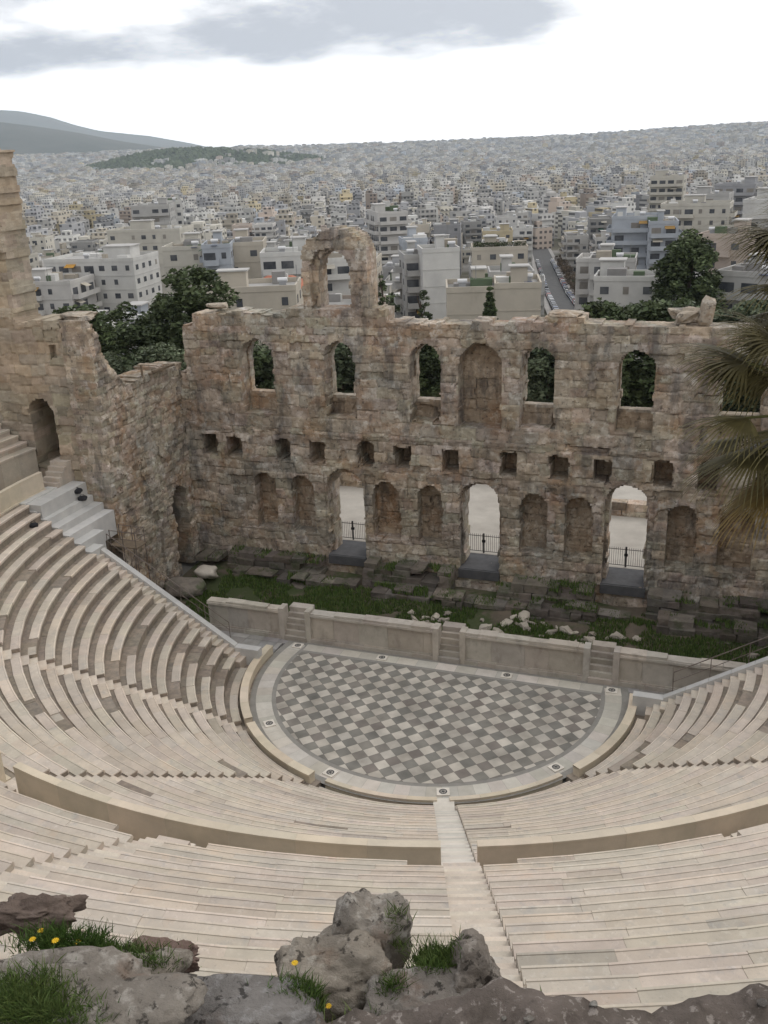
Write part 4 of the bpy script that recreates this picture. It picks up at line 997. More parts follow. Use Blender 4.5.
PAL = [((.66, .65, .62), 'white'), ((.60, .57, .50), 'cream'), ((.50, .49, .47), 'light grey'), ((.55, .50, .42), 'beige'), ((.40, .40, .41), 'grey'), ((.62, .60, .57), 'off white'), ((.52, .44, .38), 'pinkish'), ((.47, .50, .54), 'pale blue'), ((.58, .50, .34), 'ochre')]
PW = [5, 5, 5, 5, 5, 4, 2, 1, 1]
STYLE = {'blank': False, 'orange': False}
def gen_building(w, d, H, fl, colr, rn, parts=None, balc=.6, hut=True, below=8, rooft=None, wing=0):
    """returns (walls MB, list of (name, MB, material))"""
    b = MB(); c = colr; fh = 3.1; z0 = H-fl*fh
    b.box(-w/2, w/2, -d/2, d/2, -below, H, c)
    for f in range(1, fl):
        zz = z0+f*fh; b.box(-w/2-.07, w/2+.07, -d/2-.07, d/2+.07, zz-.16, zz, tuple(x*.9 for x in c))
    rf = rn.uniform(.5, .95); rc = rooft or tuple(x*rf for x in (.48, .47, .45))
    roof = MB(); roof.box(-w/2+.2, w/2-.2, -d/2+.2, d/2-.2, H+.002, H+.06, rc)
    for x0, x1, y0, y1 in ((-w/2-.08, w/2+.08, -d/2-.08, -d/2+.18), (-w/2-.08, w/2+.08, d/2-.18, d/2+.08), (-w/2-.08, -w/2+.18, -d/2+.18, d/2-.18), (w/2-.18, w/2+.08, -d/2+.18, d/2-.18)):
        roof.box(x0, x1, y0, y1, H-.05, H+.75, tuple(x*1.03 for x in c))
    out_ = [('roof_parapet', roof, 'plaster')]
    if hut:
        h = MB(); hw, hd = w*rn.uniform(.2, .38), d*rn.uniform(.2, .38); hx, hy = rn.uniform(-w/2+hw/2+.5, w/2-hw/2-.5), rn.uniform(-.1, .25)*d
        h.box(hx-hw/2, hx+hw/2, hy-hd/2, hy+hd/2, H+.06, H+2.6, tuple(x*1.02 for x in c)); h.box(hx-hw/2-.3, hx+hw/2+.3, hy-hd/2-.3, hy+hd/2+.3, H+2.6, H+2.8, (.5, .49, .47))
        out_.append(('roof_hut', h, 'plaster'))
        k = MB(); tx, ty = rn.uniform(-w*.4, w*.4), rn.uniform(-d*.4, -d*.1); k.tube([(tx-.7, ty, H+1.3), (tx+.7, ty, H+1.3)], .32, 8, (.8, .8, .8)); k.box(tx-.6, tx+.6, ty-1.6, ty-.19, H+.4, H+.5, (.12, .14, .2)); k.box(tx-.5, tx+.5, ty-.2, ty+.2, H+.06, H+1.01, (.4, .4, .4))
        for _ in range(rn.randint(2, 5)):
            q_ = MB(); cx_, cy_, cw, ch = rn.uniform(-w*.38, w*.38), rn.uniform(-d*.38, d*.38), rn.uniform(.5, 1.6), rn.uniform(.6, 1.9); q_.box(cx_-cw, cx_+cw, cy_-cw*.7, cy_+cw*.7, H+.065, H+ch, rn.choice([(.6, .6, .58), (.3, .29, .28), (.7, .69, .66), (.4, .36, .3), (.12, .16, .10)])); out_.append(('roof_box', q_, 'plaster'))
        q_ = MB(); q_.tube([(tx+2, ty+1, H), (tx+2, ty+1, H+3.2)], .05, 4, (.3, .3, .3)); out_ += [('roof_tank', k, 'plaster'), ('antenna', q_, 'plaster')]
    sides = [(0, w, d, 1), (1, d, w, .7), (3, d, w, .7)]
    for sd2, ww_, dd_, pb in sides:
        rot = sd2*math.pi/2; cs, sn_ = math.cos(rot), math.sin(rot)
        def T(m, x0, x1, y0, y1, z0_, z1_, cc, mi=0):
            P = [(x, y, z) for z in (z0_, z1_) for x, y in ((x0, y0), (x1, y0), (x1, y1), (x0, y1))]; m.hexa([(x*cs-y*sn_, x*sn_+y*cs, z) for x, y, z in P], cc, mi)
        n_ = max(2, int(ww_/3.1)); bal = rn.random() < balc*pb or (balc >= .9 and sd2 == 0); blank = rn.random() < .22 and sd2 and not parts
        if blank or STYLE['blank']: continue
        b0, b1 = (-ww_/2+.4, ww_/2-.4) if rn.random() < .6 else (-ww_/2+.4, rn.uniform(-.1, .2)*ww_)
        for f in range(fl):
            z = z0+f*fh
            for j in range(n_):
                x = -ww_/2+(j+.5)*ww_/n_; door = bal and b0 < x < b1; r_ = rn.random()
                if r_ < .12: continue
                wm = MB(); ww2 = 1.35 if r_ < .5 else .9
                ww2 = min(2.3, ww_/n_-.5) if door else ww2
                T(wm, x-ww2/2, x+ww2/2, -dd_/2-.05, -dd_/2+.1, z+(.1 if door else 1.05), z+2.2, (1, 1, 1) if r_ < .75 else (1, 1, 1), 0)
                out_.append(('window', wm, 'glass' if r_ < .78 else 'shutter'))
            if bal and f > 0:
                bm_ = MB(); T(bm_, b0, b1, -dd_/2-1.35, -dd_/2-.003, z-.12, z+.06, tuple(x*1.04 for x in c))
                T(bm_, b0, b1, -dd_/2-1.35, -dd_/2-1.27, z+.06, z+.95, tuple(x*(.98 if (f+sd2) % 1 == 0 else .5) for x in c)); T(bm_, b0, b0+.08, -dd_/2-1.27, -dd_/2-.003, z+.06, z+.95, c); T(bm_, b1-.08, b1, -dd_/2-1.27, -dd_/2-.003, z+.06, z+.95, c)
                out_.append(('balcony', bm_, 'plaster'))
                if rn.random() < (.75 if STYLE['orange'] else .22):
                    am = MB(); x0 = rn.uniform(b0, b1-2.6) if b1-b0 > 3 else b0; x1 = x0+2.4
                    P = [(x0, -dd_/2-.02, z+2.6), (x0, -dd_/2-1.5, z+2.0), (x1, -dd_/2-1.5, z+2.0), (x1, -dd_/2-.02, z+2.6)]; Q = [(x, y, z_+.05) for x, y, z_ in P]
                    am.hexa([(x*cs-y*sn_, x*sn_+y*cs, z_) for x, y, z_ in P+Q], (.55, .30, .07) if STYLE['orange'] else rn.choice([(.35, .22, .08), (.45, .42, .36), (.10, .18, .14), (.5, .46, .38)])); out_.append(('awning', am, 'plaster'))
    return b, out_
MT['shutter'] = mat('shutter', (0.30, 0.28, 0.25), (0.22, 0.20, 0.18), 0.4, 0.8, 0)
FOOT = []
def special(px, py, D, w, d, fl, rot, ci, label, balc=.6, hut=True, seed=0, colr=None, below=None, name='apartment_building', rooft=None):
    p = at(px, py, D); zt = p.z; fl = max(fl, min(fl+2, int((zt-terrain(p.x, p.y))/3.1))) if fl > 2 else fl; g = min(terrain(p.x, p.y), zt-fl*3.1); ang = SANG*0+math.atan2(-(p.x-CX), p.y-CY)+R_(rot)
    c0 = Vector((p.x, p.y, 0))+Vector((-math.sin(ang), math.cos(ang), 0))*(d/2); rn = random.Random(seed or int(px*7+py))
    root = empty(name, (c0.x, c0.y, g-1), ang, label, 'building'); H = zt-g+1; STYLE['blank'] = 'blank' in label; STYLE['orange'] = 'orange' in label
    b, prt = gen_building(w, d, H, fl, colr or tuple(v*.93 for v in PAL[ci][0]), rn, True, max(balc, .45) if fl > 2 and balc else balc, hut, 1, rooft); b.build('walls', 'plaster', root, local=True)
    STYLE['blank'] = STYLE['orange'] = False; nwin = 0
    if 'planted' in label:
        pm_ = MB()
        for _ in range(1500):
            x, y = rn.choice(((rn.uniform(-w*.48, w*.48), -d*.46+rn.uniform(0, 1.2)), (rn.uniform(-w*.48, w*.1), rn.uniform(-d*.45, 0)))); z_ = H+.1+rn.uniform(0, 1.5); q = Vector((x, y, z_))
            a_ = Vector((rn.uniform(-1, 1), rn.uniform(-1, 1), rn.uniform(-1, 1))).normalized()*.2; b_ = a_.cross(Vector((.3, .5, .8))).normalized()*.12; t_ = rn.uniform(.7, 1.5); pm_.poly([q-a_, q-b_, q+a_, q+b_], (t_, t_, t_))
        pm_.build('roof_planting', 'leaf', root, local=True)
    for n_, m, mm in prt:
        if n_ == 'window':
            nwin += 1
            if nwin > 90: continue
        m.build(n_, mm, root, local=True)
    FOOT.append((c0.x, c0.y, max(w, d)*.62+5))
    return root
sps = [
 (88, 262, 235, 22, 14, 3, -28, 0, 'white three-storey block with orange awnings beside the left tower', .9), (42, 285, 225, 13, 12, 3, -28, 5, 'low white block with long balconies right beside the left tower', 1.0),
 (143, 232, 300, 22, 14, 4, -20, 1, 'long cream block above the dark trees at left', .5), (150, 207, 380, 14, 13, 6, -10, 2, 'grey block with stacked wide balconies left of the slim white tower', 1.0),
 (174, 202, 400, 6, 8, 8, 0, 0, 'slim white tower block rising above its neighbours at left', .0), (184, 250, 205, 9, 10, 4, -12, 1, 'cream block right behind the tallest dark tree', .4),
 (216, 248, 195, 5.5, 10, 4, -6, 7, 'narrow pale blue block left of the ruined arch', .2), (243, 246, 200, 8, 11, 4, -5, 3, 'plain beige block with few windows left of the ruined arch', .3),
 (287, 256, 185, 10, 10, 4, -4, 0, 'white balconied block touching the left pier of the ruined arch', 1.0), (334, 262, 190, 7, 9, 5, 6, 0, 'white balconied block framed inside the ruined arch', 1.0),
 (393, 214, 330, 10, 20, 5, 12, 5, 'white block with stacked side balconies right of the ruined arch', 1.0), (420, 258, 190, 6, 9, 4, 8, 2, 'grey balconied half of the white corner block', 1.0),
 (441, 252, 185, 7, 8, 4, 8, 0, 'blank white half of the corner block above the third window', .0), (415, 242, 200, 5, 6, 2, 8, 7, 'small pale blue penthouse on the corner block', .0),
 (473, 292, 140, 7.5, 9, 2, 2, 3, 'low blank tan firewall building left of the fir', .0), (518, 288, 140, 6.5, 9, 2, 2, 3, 'low blank tan firewall building right of the fir', .0),
 (512, 276, 158, 7, 8, 2, 4, 2, 'small grey house with a pale roof left of the street', .3), (500, 250, 225, 12.5, 10, 2, 3, 3, 'wide low block with a planted roof terrace left of the street', .6),
 (636, 219, 265, 12, 12, 4, -2, 7, 'pale blue block with small square windows right of the street', .1), (664, 224, 258, 7, 11, 4, 4, 7, 'pale blue balconied block next to the blue one', .8),
 (648, 281, 158, 16.5, 8, 1, -2, 0, 'long low white pavilion with a flat projecting roof above the wall', .0), (695, 206, 300, 19, 12, 4, -6, 1, 'long cream block with full-width balconies at right', 1.0),
 (765, 203, 232, 9, 12, 5, -10, 0, 'bright white block at the right edge', .8), (723, 238, 190, 9, 12, 4, -16, 6, 'pinkish block right of the big dark tree', .9),
 (750, 277, 150, 10, 9, 2, -20, 2, 'low grey roofed house at the right edge above the wall', .2), (596, 262, 205, 8, 10, 3, -6, 5, 'white villa on the right corner of the street', .5),
 (612, 262, 200, 9, 10, 3, -3, 2, 'pale terraced house behind the white pavilion', .4), (250, 292, 140, 13, 9, 1, -8, 3, 'flat tan terrace roof just behind the wall left of the ruined arch', .0),
 (667, 178, 420, 13, 13, 5, -6, 1, 'tall cream block on the right skyline rows', .8), (735, 186, 380, 14, 13, 6, -12, 4, 'dark grey block with balconies at upper right', 1.0),
 (710, 196, 350, 12, 12, 5, -8, 2, 'light grey block above the long balconied one', .9)]
for s_ in sps: special(*s_)
# red tiled roof behind the wall
p = at(272, 284, 150); root = empty('tiled_house', (p.x, p.y, p.z-7), .1, 'low house with a red tiled roof left of the ruined arch', 'house'); m = MB(); m.box(-4, 4, 0, 7, -6, 6.2, (.6, .55, .46)); m.build('walls', 'plaster', root, local=True)
m = MB(); m.hexa([(-4.4, -.4, 6.2), (4.4, -.4, 6.2), (4.4, 7.4, 6.2), (-4.4, 7.4, 6.2), (-2, 3, 7.8), (2, 3, 7.8), (2, 4, 7.8), (-2, 4, 7.8)], (.42, .17, .11)); m.build('roof', 'plaster', root, local=True)
m = MB(); m.box(1.4, 2.0, 1.4, 2.0, 6.4, 8.3, (.6, .6, .58)); m.build('chimney', 'plaster', root, local=True); FOOT.append((p.x, p.y, 9))

# lattice of ordinary blocks
LAND = [(-40, 'beyond the left frame'), (45, 'above the left tower'), (110, 'above the left trees'), (165, 'up left of the tallest dark tree'), (225, 'above the tallest dark tree'), (295, 'left of the ruined arch'), (350, 'behind the ruined arch'), (400, 'right of the ruined arch'),
        (455, 'above the third window'), (515, 'above the central niche'), (575, 'beside the street of cars'), (625, 'above the right gateway'), (680, 'above the white pavilion'), (730, 'above the big dark tree'), (9999, 'near the right edge')]
def where_x(px):
    for x, s in LAND:
        if px < x: return s
cells = []; base = Vector((S0.x, S0.y, 0)); rn = random.Random(2024)
def in_view(x, y, zt, mg=60):
    v = Vector((x, y, zt))-CAM; z = v.dot(FW)
    if z < 10: return None
    px, py = 384+F*v.dot(RT)/z, 512-F*v.dot(UP)/z
    return (px, py) if -mg < px < 768+mg and py > 0 else None
for rng, (pw, pd), lo, hi in (('near', (12.5, 15.5), 118, 1500), ('mid', (20, 24), 1500, 4500), ('far', (31, 36), 3000, 7700)):
    per_q = 2*pw+(10 if rng == 'near' else 12); nq = int(hi/per_q*1.6)+2
    for iq in range(-nq, nq):
        for half in (0, 1):
            q = iq*per_q+per_q/2+(half-.5)*pw
            if rng == 'near' and iq in (0, -1) : pass
            for ip in range(-int(hi/pd)-2, int(hi/pd)+2):
                if rng != 'far' and (ip+iq*3) % 6 == 0: continue
                P = base+sd_*(ip*pd)+sp_*q; dd = math.hypot(P.x-CX, P.y-CY)
                if not lo < dd < hi: continue
                if dd > 480: k_ = min(1, (dd-480)/500.0); P += Vector((n3(P.x, P.y, 1, 1/330.0), n3(P.x, P.y, 7, 1/330.0), 0))*(95*k_*(1+dd/3000.0))
                P += Vector((rn.uniform(-1, 1), rn.uniform(-1, 1), 0))*(1.0 if rng == 'near' else 3.0)
                if not in_view(P.x, P.y, -10, 130 if rng == 'near' else 260/ (dd/1000)): continue
                if math.hypot(P.x, P.y) < 100: continue
                cells.append((dd, P.x, P.y, rng, pw, pd))
cells.sort(key=lambda c: c[0])
far = MB(); wood_pts = []; nind = 0; used_lab = {}
for dd, x, y, rng, pw, pd in cells:
    if rng == 'near' and dd < 620 and any((x-a)**2+(y-b)**2 < (r+4)**2 for a, b, r in FOOT): continue
    g = terrain(x, y)
    if dd > 3500:
        a = math.atan2(HILL.x, HILL.y); u0, u1 = x-HILL.x, y-HILL.y; t = u0*math.cos(a)-u1*math.sin(a); s = u0*math.sin(a)+u1*math.cos(a)
        gg = math.exp(-(t/300.0)**2-(s/420.0)**2); g2 = math.exp(-((t-440)/360.0)**2-(s/420.0)**2)
        if (gg > .42 and n3(x, y, 3, 1/120) > -.42+.2*(1-gg)) or (g2 > .45 and n3(x, y, 0, 1/120) > .0): continue
    r_ = rn.random(); ci = rn.choices(range(9), PW)[0]; fl = rn.choice((2, 3, 4, 4, 5, 5, 6, 6, 7, 8)) if dd > 900 else rn.choice((2, 3, 4, 4, 5, 5, 6, 6, 7)) if dd > 260 else rn.choice((2, 3, 3, 4, 4))
    if r_ < .11: wood_pts.append((x, y, g)); continue
    w, d = pw*rn.uniform(.72, .97), pd*rn.uniform(.7, .95); H = fl*3.1+.5
    rotj = SANG+1.1*n3(x, y, 0, 1/420.0)*(1 if dd > 480 else 0)+rn.uniform(-.05, .05)
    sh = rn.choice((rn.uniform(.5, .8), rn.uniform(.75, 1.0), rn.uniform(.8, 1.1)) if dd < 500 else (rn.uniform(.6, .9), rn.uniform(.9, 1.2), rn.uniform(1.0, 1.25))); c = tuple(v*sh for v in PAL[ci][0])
    V = in_view(x, y, g+H, 25)
    if rng == 'near' and nind < 258 and V:
        # keep the street and the sight line over the wall clear
        rel = Vector((x, y, 0))-base; al, ac = rel.dot(sd_), rel.dot(sp_)
        if abs(ac) < 7+w/2 and al > -90: continue
        if dd < 300 and 536 < V[0] < 584: continue
        if dd < 200: H = min(H, fl*3.1)
        rb = random.Random(nind*13+1); b, prt = gen_building(w, d, H, fl, c, rb, None, .85, rb.random() < .8, 6)
        allm = MB(); order = ['plaster', 'glass', 'shutter']
        for n_, m, mm in [('w', b, 'plaster')]+prt:
            o_ = len(allm.v); allm.v += m.v; allm.f += [tuple(i+o_ for i in f) for f in m.f]; allm.c += m.c; allm.m += [order.index(mm)]*len(m.f)
        o = allm.build('apartment_building', order); o.location = (x, y, g); o.rotation_euler = (0, 0, rotj)
        dep = 'nearest row' if dd < 230 else 'near rows' if dd < 320 else 'middle rows' if dd < 420 else 'farther rows'
        lab = '%s %s-storey block in the %s %s' % (PAL[ci][1], ('two', 'three', 'four', 'five', 'six', 'seven', 'eight')[fl-2], dep, where_x(V[0]))
        tag(o, lab, 'building', 'apartment blocks of the city'); nind += 1; continue
    if dd < 560:
        rel = Vector((x, y, 0))-base
        if abs(rel.dot(sp_)) < 7+w/2 and rel.dot(sd_) > -60: continue
    if dd < 330 and not V: pass
    cs, sn_ = math.cos(rotj), math.sin(rotj)
    def fb(x0, x1, y0, y1, z0, z1, cc, skip=(0,)):
        P = [(x+xx*cs-yy*sn_, y+xx*sn_+yy*cs, z) for z in (z0, z1) for xx, yy in ((x0, y0), (x1, y0), (x1, y1), (x0, y1))]; far.hexa(P, cc, 0, skip)
    tf = rn.uniform(.5, 1.1); top = tuple(v*tf for v in (.5, .49, .47))
    fb(-w/2, w/2, -d/2, d/2, g-9, g+H, c, (0, 1)); i0 = len(far.v); far.v += [(px_, py_, g+H) for px_, py_ in [(x+xx*cs-yy*sn_, y+xx*sn_+yy*cs) for xx, yy in ((-w/2, -d/2), (w/2, -d/2), (w/2, d/2), (-w/2, d/2))]]; far.f.append((i0, i0+1, i0+2, i0+3)); far.c.append(top); far.m.append(0)
    hx = rn.uniform(-.2, .2)*w; hy = rn.uniform(-.15, .25)*d; hw = rn.uniform(.15, .32)
    fb(hx-w*hw, hx+w*hw, hy-d*hw, hy+d*hw, g+H+.05, g+H+rn.uniform(2.2, 3.6), tuple(v*(.8+.3*hw) for v in c))
    if dd < 1500 and rng == 'near':
        for f in range(fl-1):
            if r_ > .45: fb(-w/2+.5, w/2-.5, -d/2-1.3, -d/2-.01, g+3.1*(f+1), g+3.1*(f+1)+.9, tuple(v*1.05 for v in c))
tag(far.build('city', 'far'), 'sea of pale flat-roofed city blocks filling the plain to the horizon', 'city', kind='stuff')
# trees in the gaps between blocks
cnt = 0
for (x, y, g) in sorted(wood_pts, key=lambda p: math.hypot(p[0]-CX, p[1]-CY))[:120]:
    V = in_view(x, y, g+8, 10)
    if not V: continue
    k = cnt % 3; cnt += 1; sg = random.Random(cnt)
    tree('street_tree', (x, y, g), sg.uniform(8, 13), sg.uniform(3.5, 6), 'green tree in a gap between the blocks '+where_x(V[0]), seed=200+k, nc=34, nl=46, ls=.5, mname='leaf', z0=2, key='c%d' % k, grp='trees between the apartment blocks', rz=sg.uniform(0, 6))
m = MB(); sg = random.Random(404)                      # bare brown street trees along the right kerb
for k in range(16):
    c = base+sd_*(-12+11.5*k)+sp_*(5.9+sg.uniform(-.3, .3)); g = terrain(c.x, c.y)
    tree('bare_tree', (c.x, c.y, g), sg.uniform(6, 8), 2.6, 'bare brown tree on the right kerb, %s of the street' % ('lower end' if k < 5 else 'middle' if k < 10 else 'far end'), seed=230, nc=30, nl=40, ls=.18, mname='brown', z0=2, key='bare', grp='bare trees along the street', rz=sg.uniform(0, 6)) if 'brown' in MT else None
# far wood and hill trees in one mass
far2 = MB(); sg = random.Random(9)
def bush(x, y, g, r, h):
    i0 = len(far2.v); K = 5; t = tone(.6, 1.4, .05, sg)
    far2.v.append((x, y, g+h))
    for lv, (rr, zz) in enumerate(((.65, .72), (1, .4), (.8, -.1))):
        for k in range(K): a = 6.283*k/K+lv; far2.v.append((x+math.cos(a)*r*rr*sg.uniform(.7, 1.2), y+math.sin(a)*r*rr*sg.uniform(.7, 1.2), g+h*zz*sg.uniform(.85, 1.15)))
    for k in range(K): far2.f.append((i0, i0+1+k, i0+1+(k+1) % K)); far2.c.append(t); far2.m.append(0)
    for lv in (0, 1):
        for k in range(K): a, b = i0+1+lv*K+k, i0+1+lv*K+(k+1) % K; far2.f.append((a, a+K, b+K, b)); far2.c.append(t); far2.m.append(0)
aH = math.atan2(HILL.x, HILL.y)
for _ in range(9000):
    t, s = sg.uniform(-520, 1100), sg.uniform(-560, 200); gg = math.exp(-(t/300.0)**2-(s/420.0)**2); g2 = math.exp(-((t-440)/360.0)**2-(s/420.0)**2)
    x = HILL.x+t*math.cos(aH)+s*math.sin(aH); y = HILL.y-t*math.sin(aH)+s*math.cos(aH)
    if (gg > .36 and n3(x, y, 3, 1/120) > -.45+.2*(1-gg)) or (g2 > .40 and n3(x, y, 0, 1/120) > -.03): bush(x, y, terrain(x, y), sg.uniform(6, 15), sg.uniform(6, 24))
for (x, y, g) in wood_pts:
    d_ = math.hypot(x-CX, y-CY)
    if d_ > 900: bush(x, y, g, sg.uniform(6, 11), sg.uniform(8, 13)); bush(x+9, y+6, g, sg.uniform(5, 9), sg.uniform(6, 11))
tag(far2.build('far_wood', 'leaf'), 'dark wooded hill and distant tree clumps among the far blocks', 'woodland', kind='stuff')

# ------------------------------------------------------------------ mountains
def ridge(name, outline, D, depth, seed, mn='hill'):
    m = MB(); pts_ = []
    n_ = 90; xs = [outline[0][0]+(outline[-1][0]-outline[0][0])*k/n_ for k in range(n_+1)]
    rows = []
    for k, px in enumerate(xs):
        py = interp(outline, px); c = at(px, py, D); dr = Vector((c.x-CX, c.y-CY, 0)).normalized(); col_ = []
        for j, (off, f) in enumerate(((-1.0, 0), (-.8, .18), (-.6, .38), (-.4, .60), (-.2, .82), (0, 1), (.35, .7), (.8, 0))):
            p = c+dr*depth*off; base_z = -90; z = base_z+(c.z-base_z)*f
            if 0 < f < 1: z += (c.z-base_z)*.16*n3(k*.18+j, j*.9, seed)
            col_.append((p.x, p.y, z))
        rows.append(col_)
    m.v = [p for r in rows for p in r]; q_ = 8
    for k in range(n_):
        for j in range(q_-1): m.f.append((k*q_+j, (k+1)*q_+j, (k+1)*q_+j+1, k*q_+j+1)); m.c.append((1, 1, 1)); m.m.append(0)
    tag(m.build(name, mn, smooth=True), kind='structure')
MT['hill'] = mat('far_ridge_hazed', (0.14, 0.15, 0.13), (0.18, 0.18, 0.16), 0.0015, 0.95, 0)  # far ridge: distance haze put into the paler base colour
MT['near_hill'] = mat('near_ridge_dark', (0.07, 0.08, 0.06), (0.11, 0.11, 0.09), 0.002, 0.95, 0)  # near ridge: darker base colour so the far one looks more hazed
ridge('hills', [(-420, 150), (-300, 125), (-180, 118), (-90, 119), (0, 122), (40, 127), (80, 133), (120, 141), (160, 147), (215, 152), (260, 162)], 8600, 1500, 1, 'near_hill')
ridge('hills', [(-500, 120), (-300, 100), (-120, 104), (-40, 108), (20, 111), (50, 117), (75, 125), (100, 131), (150, 136), (190, 143), (222, 150), (300, 165)], 14000, 3000, 2)

# ------------------------------------------------------------------ foreground terrace
ER = Vector((math.cos(YAW), math.sin(YAW), 0)); EF = Vector((-math.sin(YAW), math.cos(YAW), 0)); E0 = at(384, 1012, 2.3)
def fg_h(u, v): return .10*n3(u, v, 0, 1.6)+.035*n3(u, v, 3, 7)+.024*n3(u, v, 3, 15)+.02*n3(u, v, 9, 30)-.10*sstep(-.2, .1, v-.12*n3(u, 0, 5, 2.2))*0+.02*u
mb = MB(); nu_, nv_ = 230, 90
for j in range(nv_+1):
    for i in range(nu_+1):
        u = -3.6+7.2*i/nu_; v = -2.0+2.6*j/nv_; e = .13*n3(u, 0, 5, 2.0)+.04*n3(u, 0, 7, 9)
        z = fg_h(u, min(v, e)); z += 0.05*(u > 0)*sstep(0, .6, u)
        if v > e: z -= (v-e)*3.2+.6*(v-e)**.5*.3
        p = E0+ER*u+EF*v; mb.v.append((p.x, p.y, E0.z+z))
for j in range(nv_):
    for i in range(nu_): a = j*(nu_+1)+i; mb.f.append((a, a+1, a+nu_+2, a+nu_+1)); mb.c.append((1, 1, 1)); mb.m.append(0)
tag(mb.build('rocky_ground', 'dirt', smooth=True), kind='structure')
def fr(px, py, D, wx, wy, hz, label, mn='rock', seed=1, rough=.22, rz=0, sub=5, tn=(1, 1, 1), freq=1.0, cat='rock', name='rock', tilt=(0, 0)):
    p = at(px, py, D); o = rock(name, p, wx, wy, hz, mn, seed=seed, sub=sub, rough=rough, rz=rz+YAW, freq=freq, tn=tn); o.rotation_euler = (tilt[0], tilt[1], 0); tag(o, label, cat); return o
fr(366, 948, 2.95, .145, .15, .27, 'tall pale grey boulder with black lichen at the bottom centre', seed=6, rough=.22, name='boulder', cat='boulder', tilt=(0, .25), tn=(1.25, 1.22, 1.18))
fr(338, 982, 2.78, .20, .15, .17, 'low pitted rock at the foot of the tall grey boulder', seed=9, rough=.3, name='boulder', cat='boulder', tn=(1.15, 1.1, 1.02))
fr(473, 982, 2.72, .10, .12, .15, 'dark-topped rock block at the right of the boulder, beyond a grass tuft', seed=15, rough=.26, tn=(.95, .9, .86))
fr(425, 1008, 2.6, .20, .14, .10, 'smooth sloping grey rock between the boulder and the dark block', seed=17, rough=.2, tn=(.95, .93, .92))
fr(50, 1012, 2.55, .42, .17, .11, 'broad grey rock at the bottom left corner with weeds on it', seed=21, rough=.26, tn=(1.05, 1.02, .98))
fr(135, 985, 2.75, .18, .12, .08, 'grey slab with a pale patch beside the bottom left corner rock', seed=23, rough=.24, tn=(1.15, 1.1, 1.02))
fr(248, 1018, 2.42, .24, .13, .10, 'smooth dark grey rock hump at the bottom, left of the boulder', seed=26, rough=.16, tn=(.85, .86, .9))
fr(155, 958, 2.95, .15, .06, .05, 'reddish brown layered rock like a split log', 'red_rock', seed=28, rough=.28, freq=1.5, tn=(1.3, 1.2, 1.2))
fr(32, 915, 3.3, .15, .07, .06, 'rusty brown crumbling rock at the left edge', 'red_rock', seed=30, rough=.36, freq=1.6)
# grass tufts and flowers
def top_z(px, py, D): return at(px, py, D)
dg = None
def surf(x, y, zd):          # drop onto rocks/ground built so far
    hit, loc, *_ = scene.ray_cast(dg, Vector((x, y, E0.z+1.6)), Vector((0, 0, -1)))
    return loc.z if hit and loc.z > E0.z-1.2 else zd
bpy.context.view_layer.update(); dg = bpy.context.evaluated_depsgraph_get()
def tuft_pts(px, py, D, ru, rv, n_, rn):
    p = at(px, py, D); o_ = []
    for _ in range(n_):
        a, b = rn.gauss(0, .45)*ru, rn.gauss(0, .45)*rv; q = p+ER*a+EF*b; o_.append((q.x, q.y, surf(q.x, q.y, p.z)-.01))
    return o_
rn = random.Random(3)
for k in range(22):
    u = rn.uniform(.35, 1.75); v = rn.uniform(-.4, -.05); s_z = rn.uniform(.006, .02); p = E0+ER*u+EF*v
    o = rock('pebble', (p.x, p.y, surf(p.x, p.y, E0.z)+s_z*.15), s_z, s_z*.75, s_z*.45, 'rock', seed=k, sub=2, rough=.4, smooth=False, rz=k, tn=tone(.6, 1.1)); tag(o, '%s pebble in the stony dirt at the bottom right, %s' % ('larger' if s_z > .013 else 'tiny', 'near the boulder' if u < .8 else 'at mid strip' if u < 1.3 else 'towards the corner'), 'pebble', 'pebbles in the dirt')
rn = random.Random(8); gp = []
for px, py, D, ru, rv, n_ in ((15, 990, 2.5, .17, .13, 4500), (40, 1010, 2.4, .16, .1, 2700), (95, 950, 2.95, .22, .09, 3900), (50, 940, 3.0, .14, .06, 900), (150, 972, 2.75, .12, .06, 350), (340, 1016, 2.45, .17, .08, 3300), (398, 940, 2.85, .05, .05, 200), (434, 964, 2.75, .08, .08, 3000),
                              (392, 990, 2.62, .06, .05, 250), (297, 955, 2.95, .04, .05, 150), (465, 1004, 2.5, .05, .04, 150), (180, 985, 2.6, .06, .05, 150)):
    gp += tuft_pts(px, py, D, ru, rv, n_, rn)
tag(grass_mass('foreground_grass', gp, .012, .055, .0021, rn, lean=1.3), 'green grass and weeds growing between the foreground rocks', 'grass', kind='stuff')
gp = tuft_pts(565, 996, 2.38, .06, .02, 70, rn)+tuft_pts(545, 1000, 2.36, .03, .02, 30, rn)
o = grass_mass('weed', gp, .015, .06, .006, rn, lean=1.2); tag(o, 'small green weed on the dirt edge right of the boulder', 'plant')
